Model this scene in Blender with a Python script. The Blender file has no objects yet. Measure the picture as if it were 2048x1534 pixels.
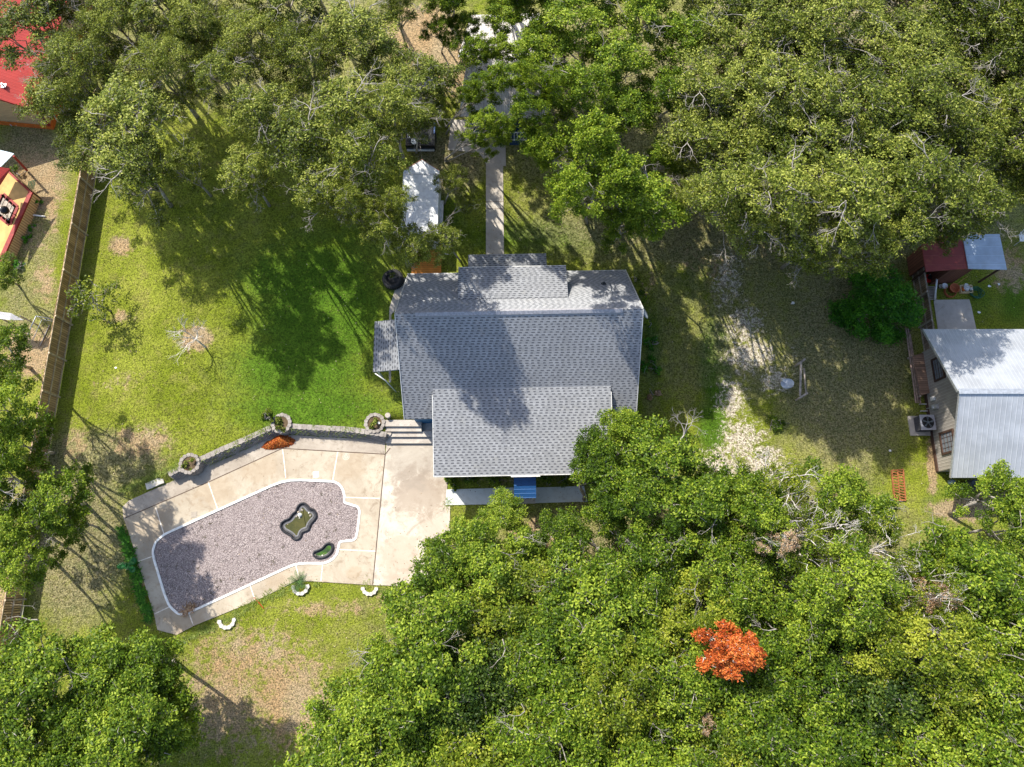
import bpy, math, random
import numpy as np
from mathutils import Vector, Matrix, Euler

# ------------------------------------------------------------------ camera, sky, sun, exposure
S = bpy.context.scene
H0 = 44.0; TILT = math.radians(15.0); FPX = 1421.0
cam_d = bpy.data.cameras.new("camera"); cam = bpy.data.objects.new("camera", cam_d)
S.collection.objects.link(cam); S.camera = cam
cam.location = (0, 0, H0); cam.rotation_euler = (TILT, 0, 0)
cam_d.sensor_fit = 'HORIZONTAL'; cam_d.sensor_width = 36.0
cam_d.lens = 36.0*FPX/2048.0; cam_d.clip_end = 3000; cam_d.clip_start = 0.1
SUNV = Vector((0.53, -0.68, -1.0)).normalized()          # the way the light travels
ELEV = math.asin(-SUNV.z)
w = bpy.data.worlds.new("World"); S.world = w; w.use_nodes = True
nt = w.node_tree; nt.nodes.clear()
sky = nt.nodes.new('ShaderNodeTexSky'); sky.sky_type = 'NISHITA'; sky.sun_disc = False
sky.sun_elevation = ELEV; sky.sun_rotation = math.atan2(-SUNV.x, -SUNV.y)
sky.dust_density = 1.8; sky.ozone_density = 0.5
bgn = nt.nodes.new('ShaderNodeBackground'); bgn.inputs['Strength'].default_value = 0.15
won = nt.nodes.new('ShaderNodeOutputWorld')
nt.links.new(sky.outputs[0], bgn.inputs[0]); nt.links.new(bgn.outputs[0], won.inputs[0])
sun_d = bpy.data.lights.new("sun", 'SUN'); sun_d.energy = 4.25; sun_d.angle = math.radians(0.55)
sun_d.color = (1.0, 0.94, 0.82)
sun = bpy.data.objects.new("sun", sun_d); S.collection.objects.link(sun)
sun.rotation_euler = SUNV.to_track_quat('-Z', 'Y').to_euler()
S.view_settings.view_transform = 'Standard'; S.view_settings.look = 'None'
S.view_settings.exposure = 0.86; S.view_settings.gamma = 1.0
S.cycles.max_bounces = 6; S.cycles.transparent_max_bounces = 8
S.cycles.diffuse_bounces = 3; S.cycles.glossy_bounces = 2; S.cycles.transmission_bounces = 4
S.cycles.caustics_reflective = False; S.cycles.caustics_refractive = False

# ------------------------------------------------------------------ photograph pixel -> place on a level z
CT, ST = math.cos(TILT), math.sin(TILT)
def P(px, py, z=0.0):
    u, v = px-1024.0, py-767.0
    s = (H0-z)/(FPX*CT+v*ST)
    return Vector((u*s, (FPX*ST-v*CT)*s, z))
def toPx(x, y, z=0.0):
    d = H0-z
    f = y*ST+d*CT; up = y*CT-d*ST
    return 1024+FPX*x/f, 767-FPX*up/f

def sstep(t):
    t = np.clip(t, 0, 1); return t*t*(3-2*t)
RH = 0.68                                                 # the lawn stands this much above the pool deck
WALLPX = [(262, 1003), (365, 955), (455, 913), (548, 871), (600, 868), (690, 873), (772, 882), (776, 845), (868, 843)]
WALLW = [P(a, b) for a, b in WALLPX]
WX = np.array([p.x for p in WALLW]); WY = np.array([p.y for p in WALLW])
def height(x, y):
    x = np.asarray(x, float); y = np.asarray(y, float)
    yl = np.interp(x, WX, WY)
    xr = WX[-1]; xl = WX[1]
    wd = 0.36 + sstep((xl-x)/5.0)*7 + sstep((x-xr)/1.5)*6
    yl2 = yl + sstep((x-xr)/1.5)*2.0
    t = sstep((y-yl2)/wd)
    mx = sstep((x+28.0)/6.0)*(1-sstep((x-9.0)/7.0))
    return RH*t*mx
def hz(x, y): return float(height(x, y))
def G(px, py, dz=0.0):
    z = 0.0
    for _ in range(6):
        p = P(px, py, z); z = hz(p.x, p.y)
    return Vector((p.x, p.y, z+dz))

# ------------------------------------------------------------------ materials
MATS = {}; DZ = .05
def ramp(n, stops, interp='LINEAR'):
    cr = n.color_ramp; cr.interpolation = interp
    while len(cr.elements) > 1: cr.elements.remove(cr.elements[-1])
    cr.elements[0].position = stops[0][0]; cr.elements[0].color = (*stops[0][1], 1)
    for p, c in stops[1:]:
        e = cr.elements.new(p); e.color = (*c, 1)
class NT:
    def __init__(s, name):
        s.m = bpy.data.materials.new(name); s.m.use_nodes = True; s.t = s.m.node_tree
        s.t.nodes.clear(); s.out = s.n('ShaderNodeOutputMaterial'); MATS[name] = s.m
    def n(s, ty, **kw):
        nd = s.t.nodes.new(ty)
        for k, v in kw.items(): setattr(nd, k, v)
        return nd
    def l(s, a, b): s.t.links.new(a, b)
    def math(s, op, a, b=None, c=None):
        nd = s.n('ShaderNodeMath', operation=op)
        for i, x in enumerate((a, b, c)):
            if x is None: continue
            if hasattr(x, 'links'): s.l(x, nd.inputs[i])
            else: nd.inputs[i].default_value = x
        return nd.outputs[0]
    def noise(s, vec, scale, detail=3, rough=0.55, dist=0.0):
        nd = s.n('ShaderNodeTexNoise'); nd.inputs['Scale'].default_value = scale
        nd.inputs['Detail'].default_value = detail; nd.inputs['Roughness'].default_value = rough
        nd.inputs['Distortion'].default_value = dist
        s.l(vec, nd.inputs['Vector']); return nd.outputs['Fac']
    def mix(s, fac, a, b, blend='MIX'):
        nd = s.n('ShaderNodeMix', data_type='RGBA', blend_type=blend)
        if hasattr(fac, 'links'): s.l(fac, nd.inputs[0])
        else: nd.inputs[0].default_value = fac
        for i, x in ((6, a), (7, b)):
            if hasattr(x, 'links'): s.l(x, nd.inputs[i])
            else: nd.inputs[i].default_value = (*x, 1)
        return nd.outputs[2]
    def maprange(s, v, a, b, c=0.0, d=1.0):
        nd = s.n('ShaderNodeMapRange'); nd.interpolation_type = 'SMOOTHSTEP'
        s.l(v, nd.inputs[0])
        for i, x in enumerate((a, b, c, d)): nd.inputs[i+1].default_value = x
        return nd.outputs[0]
    def bump(s, h, strength, dist=0.02):
        nd = s.n('ShaderNodeBump'); nd.inputs['Strength'].default_value = strength
        nd.inputs['Distance'].default_value = dist; s.l(h, nd.inputs['Height']); return nd.outputs[0]
    def principled(s, col, rough=0.7, metal=0.0, normal=None, spec=0.3):
        p = s.n('ShaderNodeBsdfPrincipled')
        if hasattr(col, 'links'): s.l(col, p.inputs['Base Color'])
        else: p.inputs['Base Color'].default_value = (*col, 1)
        if hasattr(rough, 'links'): s.l(rough, p.inputs['Roughness'])
        else: p.inputs['Roughness'].default_value = rough
        p.inputs['Metallic'].default_value = metal
        p.inputs['Specular IOR Level'].default_value = spec
        if normal is not None: s.l(normal, p.inputs['Normal'])
        return p
    def fin(s, shader): s.l(shader.outputs[0] if hasattr(shader, 'outputs') else shader, s.out.inputs[0]); return s.m
    def obj(s): return s.n('ShaderNodeTexCoord').outputs['Object']
    def uv(s): return s.n('ShaderNodeTexCoord').outputs['UV']

def plain(name, col, rough=0.7, metal=0.0, var=0.25, scale=6.0, bump=0.25, spec=0.3, dirt=None):
    """paint, plastic, wood and metal with uneven tone and grain"""
    t = NT(name); o = t.obj()
    a = t.noise(o, scale, 4); b = t.noise(o, scale*9, 2)
    lo = tuple(c*(1-var) for c in col); hi = tuple(min(1, c*(1+var)) for c in col)
    c = t.mix(t.maprange(a, .3, .7), lo, hi)
    if dirt: c = t.mix(t.maprange(t.noise(o, scale*.45, 5, .65), .5, .72, 0, .75), c, dirt)
    return t.fin(t.principled(c, rough, metal, t.bump(b, bump, .01), spec))

def shingles(name, light, dark, course=0.155, tab=0.34):
    t = NT(name); sep = t.n('ShaderNodeSeparateXYZ'); t.l(t.uv(), sep.inputs[0])
    u, v = sep.outputs[0], sep.outputs[1]
    vr = t.math('DIVIDE', v, course); row = t.math('FLOOR', vr); fv = t.math('FRACT', vr)
    wn = t.n('ShaderNodeTexWhiteNoise', noise_dimensions='1D'); t.l(row, wn.inputs['W'])
    uu = t.math('ADD', t.math('DIVIDE', u, tab), t.math('MULTIPLY', wn.outputs['Value'], 7.3))
    col_ = t.math('FLOOR', uu); fu = t.math('FRACT', uu)
    cb = t.n('ShaderNodeCombineXYZ'); t.l(row, cb.inputs[0]); t.l(col_, cb.inputs[1])
    w2 = t.n('ShaderNodeTexWhiteNoise', noise_dimensions='2D'); t.l(cb.outputs[0], w2.inputs['Vector'])
    rnd = w2.outputs['Value']
    wid = t.math('MULTIPLY_ADD', rnd, 0.25, 0.36)
    tabm = t.math('LESS_THAN', fu, wid)
    low = t.math('LESS_THAN', fv, 0.5)
    dk = t.math('MULTIPLY', tabm, low)
    edge = t.math('LESS_THAN', fv, 0.13)
    o = t.obj()
    base = t.mix(rnd, tuple(c*.82 for c in light), tuple(min(1, c*1.12) for c in light))
    big = t.noise(o, .55, 4, .6)
    base = t.mix(t.maprange(big, .35, .7, 0, .32), base, tuple(c*.62 for c in light))
    base = t.mix(t.maprange(t.noise(o, 1.7, 5, .7), .52, .75, 0, .35), base, (light[0]*1.15, light[1]*1.1, light[2]*.95))
    base = t.mix(t.math('MULTIPLY', edge, .45), base, dark)
    c = t.mix(t.math('MULTIPLY', dk, .85), base, dark)
    gran = t.noise(o, 60, 2, .7)
    c = t.mix(t.maprange(gran, .35, .65, 0, .35), c, tuple(x*.6 for x in light))
    h = t.math('SUBTRACT', fv, t.math('MULTIPLY', dk, .5))
    p = t.principled(c, .9, 0, t.bump(h, .6, .02), .2); p.inputs['Diffuse Roughness'].default_value = 1.0
    return t.fin(p)

def ribbed(name, col, pitch=0.23, rough=.42, metal=.3, rust=None, ribcol=None, ribw=.14, rustamt=.6):
    t = NT(name); sep = t.n('ShaderNodeSeparateXYZ'); t.l(t.uv(), sep.inputs[0])
    f = t.math('FRACT', t.math('DIVIDE', sep.outputs[0], pitch))
    d = t.math('ABSOLUTE', t.math('SUBTRACT', f, .5))
    rib = t.maprange(d, ribw*.5, ribw, 1, 0)
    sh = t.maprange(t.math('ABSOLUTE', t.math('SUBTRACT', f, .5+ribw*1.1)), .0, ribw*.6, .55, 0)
    o = t.obj()
    c = t.mix(t.maprange(t.noise(o, .8, 5, .65), .3, .7), tuple(x*.82 for x in col), tuple(min(1, x*1.1) for x in col))
    c = t.mix(t.math('MULTIPLY', rib, .5), c, ribcol or tuple(min(1, x*1.3) for x in col))
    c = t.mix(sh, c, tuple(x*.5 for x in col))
    if rust: c = t.mix(t.maprange(t.noise(o, 1.1, 6, .7), .5, .68, 0, rustamt), c, rust)
    return t.fin(t.principled(c, rough, metal, t.bump(rib, .5, .03), .4))

def planks(name, col, pitch=.14, rough=.85, axis=0, gap=.12, var=.35, dark=(.03, .02, .012)):
    t = NT(name); sep = t.n('ShaderNodeSeparateXYZ'); t.l(t.uv(), sep.inputs[0])
    q = t.math('DIVIDE', sep.outputs[axis], pitch); f = t.math('FRACT', q)
    wn = t.n('ShaderNodeTexWhiteNoise', noise_dimensions='1D'); t.l(t.math('FLOOR', q), wn.inputs['W'])
    c = t.mix(wn.outputs['Value'], tuple(x*(1-var) for x in col), tuple(min(1, x*(1+var)) for x in col))
    mp = t.n('ShaderNodeMapping'); t.l(t.uv(), mp.inputs[0])
    mp.inputs['Scale'].default_value = (22, 1.6, 1) if axis == 0 else (1.6, 22, 1)
    c = t.mix(t.maprange(t.noise(mp.outputs[0], 1.5, 4, .6), .35, .7, 0, .5), c, tuple(x*.5 for x in col))
    g = t.math('LESS_THAN', f, gap); c = t.mix(g, c, dark)
    return t.fin(t.principled(c, rough, 0, t.bump(t.math('SUBTRACT', 1.0, g), .5, .01), .2))

def leafmat(name, dark, mid, light, trans=.3):
    t = NT(name)
    at = t.n('ShaderNodeAttribute', attribute_name='tone'); gi = t.n('ShaderNodeNewGeometry')
    oi = t.n('ShaderNodeObjectInfo')
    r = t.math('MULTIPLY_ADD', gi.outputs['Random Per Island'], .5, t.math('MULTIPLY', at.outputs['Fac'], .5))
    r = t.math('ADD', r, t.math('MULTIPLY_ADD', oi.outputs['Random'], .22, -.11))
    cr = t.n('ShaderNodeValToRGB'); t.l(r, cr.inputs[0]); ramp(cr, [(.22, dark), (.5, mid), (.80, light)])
    p = t.principled(cr.outputs[0], .5, 0, None, .2)
    tr = t.n('ShaderNodeBsdfTranslucent')
    t.l(t.mix(.4, cr.outputs[0], (light[0]*1.25, light[1]*1.25, light[2]*.6)), tr.inputs[0])
    mx = t.n('ShaderNodeMixShader'); mx.inputs[0].default_value = trans
    t.l(p.outputs[0], mx.inputs[1]); t.l(tr.outputs[0], mx.inputs[2])
    return t.fin(mx)

def concrete(name, base, light, stain, rough=.85, scale=.55, blobs=()):
    t = NT(name); o = t.obj()
    a = t.noise(o, scale, 6, .68, .6); b = t.noise(o, scale*4.5, 5, .7); g = t.noise(o, 38, 3, .7)
    c = t.mix(t.maprange(a, .32, .68), base, light)
    c = t.mix(t.maprange(b, .5, .75, 0, .6), c, stain)
    c = t.mix(t.maprange(t.noise(o, scale*1.9, 6, .75, 1.0), .54, .7, 0, .55), c, tuple(x*.7 for x in stain))
    c = t.mix(t.maprange(g, .4, .7, 0, .22), c, tuple(x*.6 for x in base))
    for bx, by, br, amt, bcol in blobs:                   # old stains, each where it is on the slab
        vd = t.n('ShaderNodeVectorMath', operation='DISTANCE'); t.l(o, vd.inputs[0]); vd.inputs[1].default_value = (bx, by, DZ)
        q_ = t.math('ADD', t.math('DIVIDE', vd.outputs['Value'], br), t.math('MULTIPLY', t.math('SUBTRACT', t.noise(o, 1.1, 7, .75, .5), .5), 2.4))
        c = t.mix(t.maprange(q_, .55, 1.1, amt, 0), c, bcol)
    return t.fin(t.principled(c, rough, 0, t.bump(g, .3, .01), .25))

def gravelmat(name, cols, scale=16):
    t = NT(name); o = t.obj()
    v = t.n('ShaderNodeTexVoronoi'); v.inputs['Scale'].default_value = scale; t.l(o, v.inputs['Vector'])
    sp = t.n('ShaderNodeSeparateColor'); t.l(v.outputs['Color'], sp.inputs[0])
    cr = t.n('ShaderNodeValToRGB'); t.l(sp.outputs[0], cr.inputs[0])
    ramp(cr, [(i/(len(cols)-1), c) for i, c in enumerate(cols)])
    c = t.mix(t.maprange(v.outputs['Distance'], .35, .75, 0, .65), cr.outputs[0], tuple(x*.3 for x in cols[0]))
    c = t.mix(t.maprange(t.noise(o, .8, 5, .65), .4, .7, 0, .35), c, tuple(x*.8 for x in cols[1]))
    c = t.mix(t.maprange(t.noise(o, 5, 4, .7), .62, .74, 0, .8), c, (.10, .075, .055))
    h = t.math('SUBTRACT', 1.0, v.outputs['Distance'])
    return t.fin(t.principled(c, .9, 0, t.bump(h, .8, .04), .2))

# ------------------------------------------------------------------ mesh building
class MB:
    def __init__(s): s.v = []; s.f = []; s.uv = []; s.mi = []
    def face(s, pts, uvs=None, mi=0):
        b = len(s.v); s.v += [tuple(p) for p in pts]; s.f.append(tuple(range(b, b+len(pts))))
        if uvs is None:                                    # planar uv in metres from the face's own frame
            a = Vector(pts[0]); e = (Vector(pts[1])-a)
            n = Vector((0, 0, 0)); q = [Vector(p) for p in pts]
            for i in range(len(q)): n += q[i].cross(q[(i+1) % len(q)])
            if e.length < 1e-9 or n.length < 1e-12: uvs = [(0, 0)]*len(pts)
            else:
                n.normalize(); e.normalize()
                if abs(n.z) > .999: e = Vector((1, 0, 0)); g = Vector((0, 1, 0))
                else:
                    e = Vector((0, 0, 1)).cross(n).normalized(); g = n.cross(e)
                uvs = [(p.dot(e), p.dot(g)) for p in q]
        s.uv += uvs; s.mi.append(mi)
    def prism(s, top, bot, mi=0, side_mi=None, cap=True):
        """top, bot: matching rings, counter-clockwise seen from above"""
        top = [Vector(p) for p in top]; bot = [Vector(p) for p in bot]; n = len(top)
        if cap: s.face(top, mi=mi); s.face(bot[::-1], mi=mi)
        for i in range(n):
            j = (i+1) % n
            s.face([bot[i], bot[j], top[j], top[i]], mi=mi if side_mi is None else side_mi)
    def slab(s, ring, z0, z1=None, th=None, mi=0, side_mi=None):
        """a ring of Vectors (z of each = top unless z1 given)"""
        top = [Vector((p[0], p[1], z1 if z1 is not None else p[2])) for p in ring]
        ar = sum(top[i].x*top[(i+1) % len(top)].y-top[(i+1) % len(top)].x*top[i].y for i in range(len(top)))
        if ar < 0: top = top[::-1]
        bot = [Vector((p.x, p.y, (z0 if th is None else p.z-th))) for p in top]
        s.prism(top, bot, mi, side_mi)
    def box(s, c, d, rz=0.0, mi=0, M=None):
        x, y, z = d[0]/2, d[1]/2, d[2]/2
        q = [Vector(a) for a in ((-x, -y, z), (x, -y, z), (x, y, z), (-x, y, z))]
        r = [Vector((a.x, a.y, -z)) for a in q]
        T = M if M is not None else Matrix.Translation(Vector(c)) @ Matrix.Rotation(rz, 4, 'Z')
        s.prism([T @ a for a in q], [T @ a for a in r], mi)
    def beam(s, a, b, w_, h_, mi=0, up=Vector((0, 0, 1))):
        a = Vector(a); b = Vector(b); d = (b-a); L = d.length
        if L < 1e-6: return
        d.normalize(); up = Vector(up)
        if abs(d.dot(up)) > .98: up = Vector((0, 1, 0))
        x = d.cross(up).normalized(); y = x.cross(d)
        M = Matrix(((d.x, x.x, y.x, (a.x+b.x)/2), (d.y, x.y, y.y, (a.y+b.y)/2), (d.z, x.z, y.z, (a.z+b.z)/2), (0, 0, 0, 1)))
        s.box(None, (L, w_, h_), M=M, mi=mi)
    def tube(s, pts, rads, n=6, mi=0, cap=True):
        pts = [Vector(p) for p in pts]; rings = []
        ref = Vector((0.31, 0.17, 0.93))
        for i, p in enumerate(pts):
            d = (pts[min(i+1, len(pts)-1)]-pts[max(i-1, 0)])
            if d.length < 1e-9: d = Vector((0, 0, 1))
            d.normalize(); x = d.cross(ref)
            if x.length < .05: x = d.cross(Vector((1, 0, 0)))
            x.normalize(); y = d.cross(x); r = rads[i] if hasattr(rads, '__len__') else rads
            rings.append([p+(x*math.cos(2*math.pi*k/n)+y*math.sin(2*math.pi*k/n))*r for k in range(n)])
        b = len(s.v)
        for R_ in rings: s.v += [tuple(q) for q in R_]
        for i in range(len(rings)-1):
            for k in range(n):
                k2 = (k+1) % n
                s.f.append((b+i*n+k, b+i*n+k2, b+(i+1)*n+k2, b+(i+1)*n+k)); s.mi.append(mi)
                s.uv += [(k/n, i), ((k+1)/n, i), ((k+1)/n, i+1), (k/n, i+1)]
        if cap:
            for ring_i, rev in ((0, True), (len(rings)-1, False)):
                f = tuple(b+ring_i*n+k for k in range(n)); f = f[::-1] if rev else f
                s.f.append(f); s.mi.append(mi); s.uv += [(0, 0)]*n
    def cyl(s, c, r, h_, n=20, mi=0, r2=None):
        c = Vector(c); s.tube([c, c+Vector((0, 0, h_))], [r, r if r2 is None else r2], n, mi)
    def lathe(s, c, prof, n=24, mi=0):
        """prof: (radius, z) outwards and up; closed only if first/last radius 0"""
        c = Vector(c); b = len(s.v)
        for r, z in prof:
            for k in range(n):
                a = 2*math.pi*k/n; s.v.append((c.x+r*math.cos(a), c.y+r*math.sin(a), c.z+z))
        for i in range(len(prof)-1):
            for k in range(n):
                k2 = (k+1) % n; s.f.append((b+i*n+k, b+i*n+k2, b+(i+1)*n+k2, b+(i+1)*n+k)); s.mi.append(mi)
                s.uv += [(0, 0)]*4
    def build(s, name, mat, parent=None, smooth=False, bevel=0.0):
        me = bpy.data.meshes.new(name); me.from_pydata(s.v, [], s.f)
        for m in (mat if isinstance(mat, (list, tuple)) else [mat]): me.materials.append(m)
        if len(s.uv) == sum(len(f) for f in s.f):
            ul = me.uv_layers.new(name='UVMap'); ul.data.foreach_set('uv', np.array(s.uv, 'f').ravel())
        me.polygons.foreach_set('material_index', s.mi)
        if smooth: me.polygons.foreach_set('use_smooth', [True]*len(s.f))
        me.update()
        o = bpy.data.objects.new(name, me); S.collection.objects.link(o)
        if parent is not None: o.parent = parent; o.matrix_parent_inverse = parent.matrix_basis.inverted()
        if bevel:
            bm_ = o.modifiers.new('bevel', 'BEVEL'); bm_.width = bevel; bm_.segments = 2; bm_.limit_method = 'ANGLE'
        return o
def tag(o, label=None, cat=None, group=None, kind=None):
    for k, v in (('label', label), ('category', cat), ('group', group), ('kind', kind)):
        if v: o[k] = v
    return o
def empty(name, loc, label, cat, group=None, rz=0.0):
    o = bpy.data.objects.new(name, None); o.empty_display_size = .3; S.collection.objects.link(o)
    o.location = loc; o.rotation_euler = (0, 0, rz)
    bpy.context.view_layer.update() if False else None
    o.matrix_basis = Matrix.Translation(Vector(loc)) @ Matrix.Rotation(rz, 4, 'Z')
    return tag(o, label, cat, group)
def part(mb, name, mat, parent, smooth=False, label=None, bevel=0.0, local=False):
    """mesh given in world coordinates unless local"""
    o = mb.build(name, mat, parent, smooth, bevel)
    if local: o.matrix_parent_inverse = Matrix.Identity(4)
    if label: o['label'] = label
    return o
def hue(px, py): return P(px, py)
# ------------------------------------------------------------------ ground
ZONES = {
 'lush': [(640,620,150,170,1),(600,740,150,90,1),(560,560,110,90,.8),(680,500,150,80,.6),(440,420,110,70,.35),(1432,730,30,90,1.4),(1425,850,30,60,1.1),(1415,830,30,50,.7),
          (1305,690,22,90,.8),(1100,470,240,45,.75),(620,815,170,55,.95),(480,790,90,60,.4),(1960,600,40,40,.6),(2030,600,40,60,.8),(1560,850,30,30,.5),
          (1370,560,60,70,.5),(1600,700,30,30,.4),(760,640,60,160,.5),(900,430,50,90,.6),(1750,980,90,40,.4),(1880,1010,50,60,.5),(1600,740,25,60,.6),(1830,760,20,40,.6),(1920,640,60,30,.4)],
 'dirt': [(392,676,34,28,1.2),(242,490,26,24,1),(235,632,42,20,.7),(240,765,60,22,.6),(285,885,75,42,.8),(255,700,40,14,.5),(72,370,60,70,1.1),(90,560,30,60,.7),(70,480,50,60,.6),(105,430,14,60,.8),
          (60,705,70,60,1),(150,885,50,50,.6),(1080,1068,50,34,1.2),(1040,1060,26,20,1),(1130,1130,60,34,1.1),(1110,1190,40,30,1),(500,1310,150,80,.75),(580,1400,110,140,.85),
          (650,1215,130,22,.7),(450,1400,120,140,.8),(770,1200,40,25,.6),(1865,930,12,60,1.2),(1930,1020,70,24,1.3),(2015,300,60,26,1.2),(1590,330,60,20,.9),(1380,520,60,40,.5),
          (1440,545,40,60,.55),(850,70,80,60,1.2),(910,120,40,70,1.2),(1861,690,8,60,1),(2020,540,50,60,.8),(280,1130,24,100,.8),(1250,790,26,50,.5),(1300,560,26,90,.5),
          (350,330,40,20,.4),(1700,1000,120,40,.5),(1000,960,120,14,.6),(1560,500,90,30,.5),(20,1000,60,60,.6),(15,1200,30,80,.9),(1840,1160,80,40,.4),(1300,1500,60,40,.5)],
 'chalk': [(1455,560,42,90,.75),(1485,650,55,55,.85),(1500,710,65,45,.9),(1550,760,50,40,.8),(1465,800,42,60,.85),(1485,880,60,55,.9),(1440,930,60,50,.9),(1530,930,50,50,.95),(1440,520,50,50,.4),(1585,700,30,40,.5),(1115,1190,40,30,.7)],
 'litter': [(1690,720,170,300,.8),(1370,640,90,230,.6),(200,920,160,70,.8),(150,1070,130,220,.85),(60,330,90,100,.9),(70,460,60,130,.7),(1560,430,600,150,.8),(1700,150,500,260,1),
            (500,60,520,190,.7),(1150,180,260,230,.8),(900,330,80,70,.9),(1400,1300,720,360,.9),(900,1450,260,160,.8),(300,1420,260,160,.5),(60,620,80,120,.7),(1500,640,110,200,.7),(1620,900,120,80,.6),(1300,720,40,200,.5),(290,890,80,60,.5),(400,1250,120,50,.4)],
}
def axis(fine0, fine1, step, far):
    a = list(np.arange(fine0, fine1+1e-6, step)); d = step; x = fine1; out = []
    while x < far: d *= 1.22; x += d; out.append(x)
    d = step; x = fine0; lo = []
    while x > -far: d *= 1.22; x -= d; lo.append(x)
    return np.array(lo[::-1]+a+out)
gx = axis(-37, 37, .24, 900); gy = axis(-16, 42, .24, 900)
GX, GY = np.meshgrid(gx, gy)
GZ = height(GX, GY)
nx, ny = len(gx), len(gy)
co = np.stack([GX.ravel(), GY.ravel(), GZ.ravel()], 1)
ii = np.arange(nx*ny).reshape(ny, nx)
q = np.stack([ii[:-1, :-1].ravel(), ii[:-1, 1:].ravel(), ii[1:, 1:].ravel(), ii[1:, :-1].ravel()], 1)
def npmesh(name, co, quads, mat, smooth=False):
    me = bpy.data.meshes.new(name); n = len(quads)
    me.vertices.add(len(co)); me.vertices.foreach_set('co', co.astype('f').ravel())
    me.loops.add(n*4); me.loops.foreach_set('vertex_index', quads.astype('i').ravel())
    me.polygons.add(n); me.polygons.foreach_set('loop_start', (np.arange(n)*4).astype('i'))
    me.polygons.foreach_set('loop_total', np.full(n, 4, 'i'))
    if smooth: me.polygons.foreach_set('use_smooth', np.ones(n, bool))
    me.update(calc_edges=True); me.materials.append(mat)
    return me

def ground_material():
    t = NT('ground'); o = t.obj()
    A = lambda n: t.n('ShaderNodeAttribute', attribute_name=n).outputs['Fac']
    n1 = t.noise(o, .35, 5, .62, .5); n2 = t.noise(o, 1.3, 5, .7); n3 = t.noise(o, 5.5, 4, .7); n4 = t.noise(o, 11, 4, .8); n5 = t.noise(o, 9, 3, .6); n7 = t.noise(o, 2.6, 7, .82, .8); n8 = t.noise(o, 1.9, 8, .78, .6)
    grass = t.mix(t.maprange(n1, .3, .7), (.15, .19, .014), (.25, .28, .040))
    grass = t.mix(t.maprange(n2, .45, .72, 0, .5), grass, (.26, .22, .085))
    lush = t.mix(t.maprange(n2, .3, .7), (.055, .125, .008), (.10, .185, .016))
    def sel(attr, lo, hi, amp, nz):
        return t.maprange(t.math('ADD', A(attr), t.math('MULTIPLY', t.math('SUBTRACT', nz, .5), amp)), lo, hi)
    c = t.mix(sel('lush', .15, .85, .7, n2), grass, lush)
    litter = t.mix(t.maprange(n3, .35, .65), (.17, .14, .08), (.32, .27, .175))
    litter = t.mix(t.maprange(n2, .45, .66, 0, .6), litter, (.13, .16, .045))
    c = t.mix(sel('litter', .3, 1.0, 1.0, n2), c, litter)
    dirt = t.mix(t.maprange(n1, .3, .7), (.42, .27, .15), (.40, .31, .21))
    dirt = t.mix(t.maprange(n5, .45, .62, 0, .6), dirt, (.23, .19, .11))
    c = t.mix(sel('dirt', .42, .78, 2.1, n8), c, dirt)
    chalk = t.mix(t.maprange(n3, .38, .60), (.38, .31, .25), (.62, .56, .49))
    c = t.mix(sel('chalk', .56, .84, 2.9, n7), c, chalk)
    # blades: fine light and dark speckle
    sp = t.maprange(n4, .36, .64)
    dkc = t.mix(.5, c, (0.014, .018, .005)); ltc = t.mix(1.0, c, (1.32, 1.32, 1.2), 'MULTIPLY')
    c2 = t.mix(sp, dkc, ltc)
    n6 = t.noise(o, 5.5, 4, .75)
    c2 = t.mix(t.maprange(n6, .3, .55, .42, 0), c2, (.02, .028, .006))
    h = t.math('ADD', n4, t.math('MULTIPLY', n6, 1.2))
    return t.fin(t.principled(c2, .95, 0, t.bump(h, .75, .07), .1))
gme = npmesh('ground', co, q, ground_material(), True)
PXX, PYY = toPx(co[:, 0], co[:, 1], co[:, 2])
def zone_value(nm, U, V):
    val = np.zeros(len(U))
    for cx, cy, rx, ry, st in ZONES[nm]:
        d = ((U-cx)/rx)**2+((V-cy)/ry)**2
        val = np.maximum(val, st*np.exp(-d*.8)) if nm != 'litter' else np.maximum(val, st*sstep(1.5-np.sqrt(d)))
    return val
for nm in ZONES:
    val = zone_value(nm, PXX, PYY)
    at = gme.attributes.new(nm, 'FLOAT', 'POINT'); at.data.foreach_set('value', val.astype('f'))
ground = bpy.data.objects.new('ground', gme); S.collection.objects.link(ground); tag(ground, kind='structure')

# ------------------------------------------------------------------ concrete, pool, gravel
M_deck = concrete('pool_deck_concrete', (.36, .305, .235), (.48, .425, .34), (.25, .175, .11), blobs=[(P(x_, y_).x, P(x_, y_).y, r_, .35, (.33, .24, .15)) for x_, y_, r_ in ((300, 1050, 1.6), (520, 930, 1.3), (430, 980, 1.4), (380, 1245, 1.3), (700, 930, 1.1), (708, 1147, .5), (560, 1150, 1.0))])
M_strip = concrete('old_concrete', (.31, .265, .22), (.43, .38, .32), (.20, .16, .12))
M_drive = concrete('stained_concrete', (.41, .355, .29), (.58, .53, .45), (.18, .125, .085), scale=.26, blobs=[(P(840, 985).x, P(840, 985).y, 1.9, .65, (.27, .21, .16)), (P(800, 1110).x, P(800, 1110).y, 1.6, .5, (.36, .27, .2)), (P(820, 920).x, P(820, 920).y, 2.0, .45, (.25, .215, .18)), (P(870, 1050).x, P(870, 1050).y, 1.2, .4, (.34, .27, .21))])
M_pale = concrete('pale_concrete', (.50, .53, .52), (.60, .63, .62), (.38, .37, .32))
M_walk = concrete('walk_concrete', (.40, .36, .31), (.52, .48, .43), (.27, .23, .19))
M_joint = plain('joint_filler', (.72, .66, .58), .8)
M_djoint = plain('dark_joint', (.09, .06, .045), .9)
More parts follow.
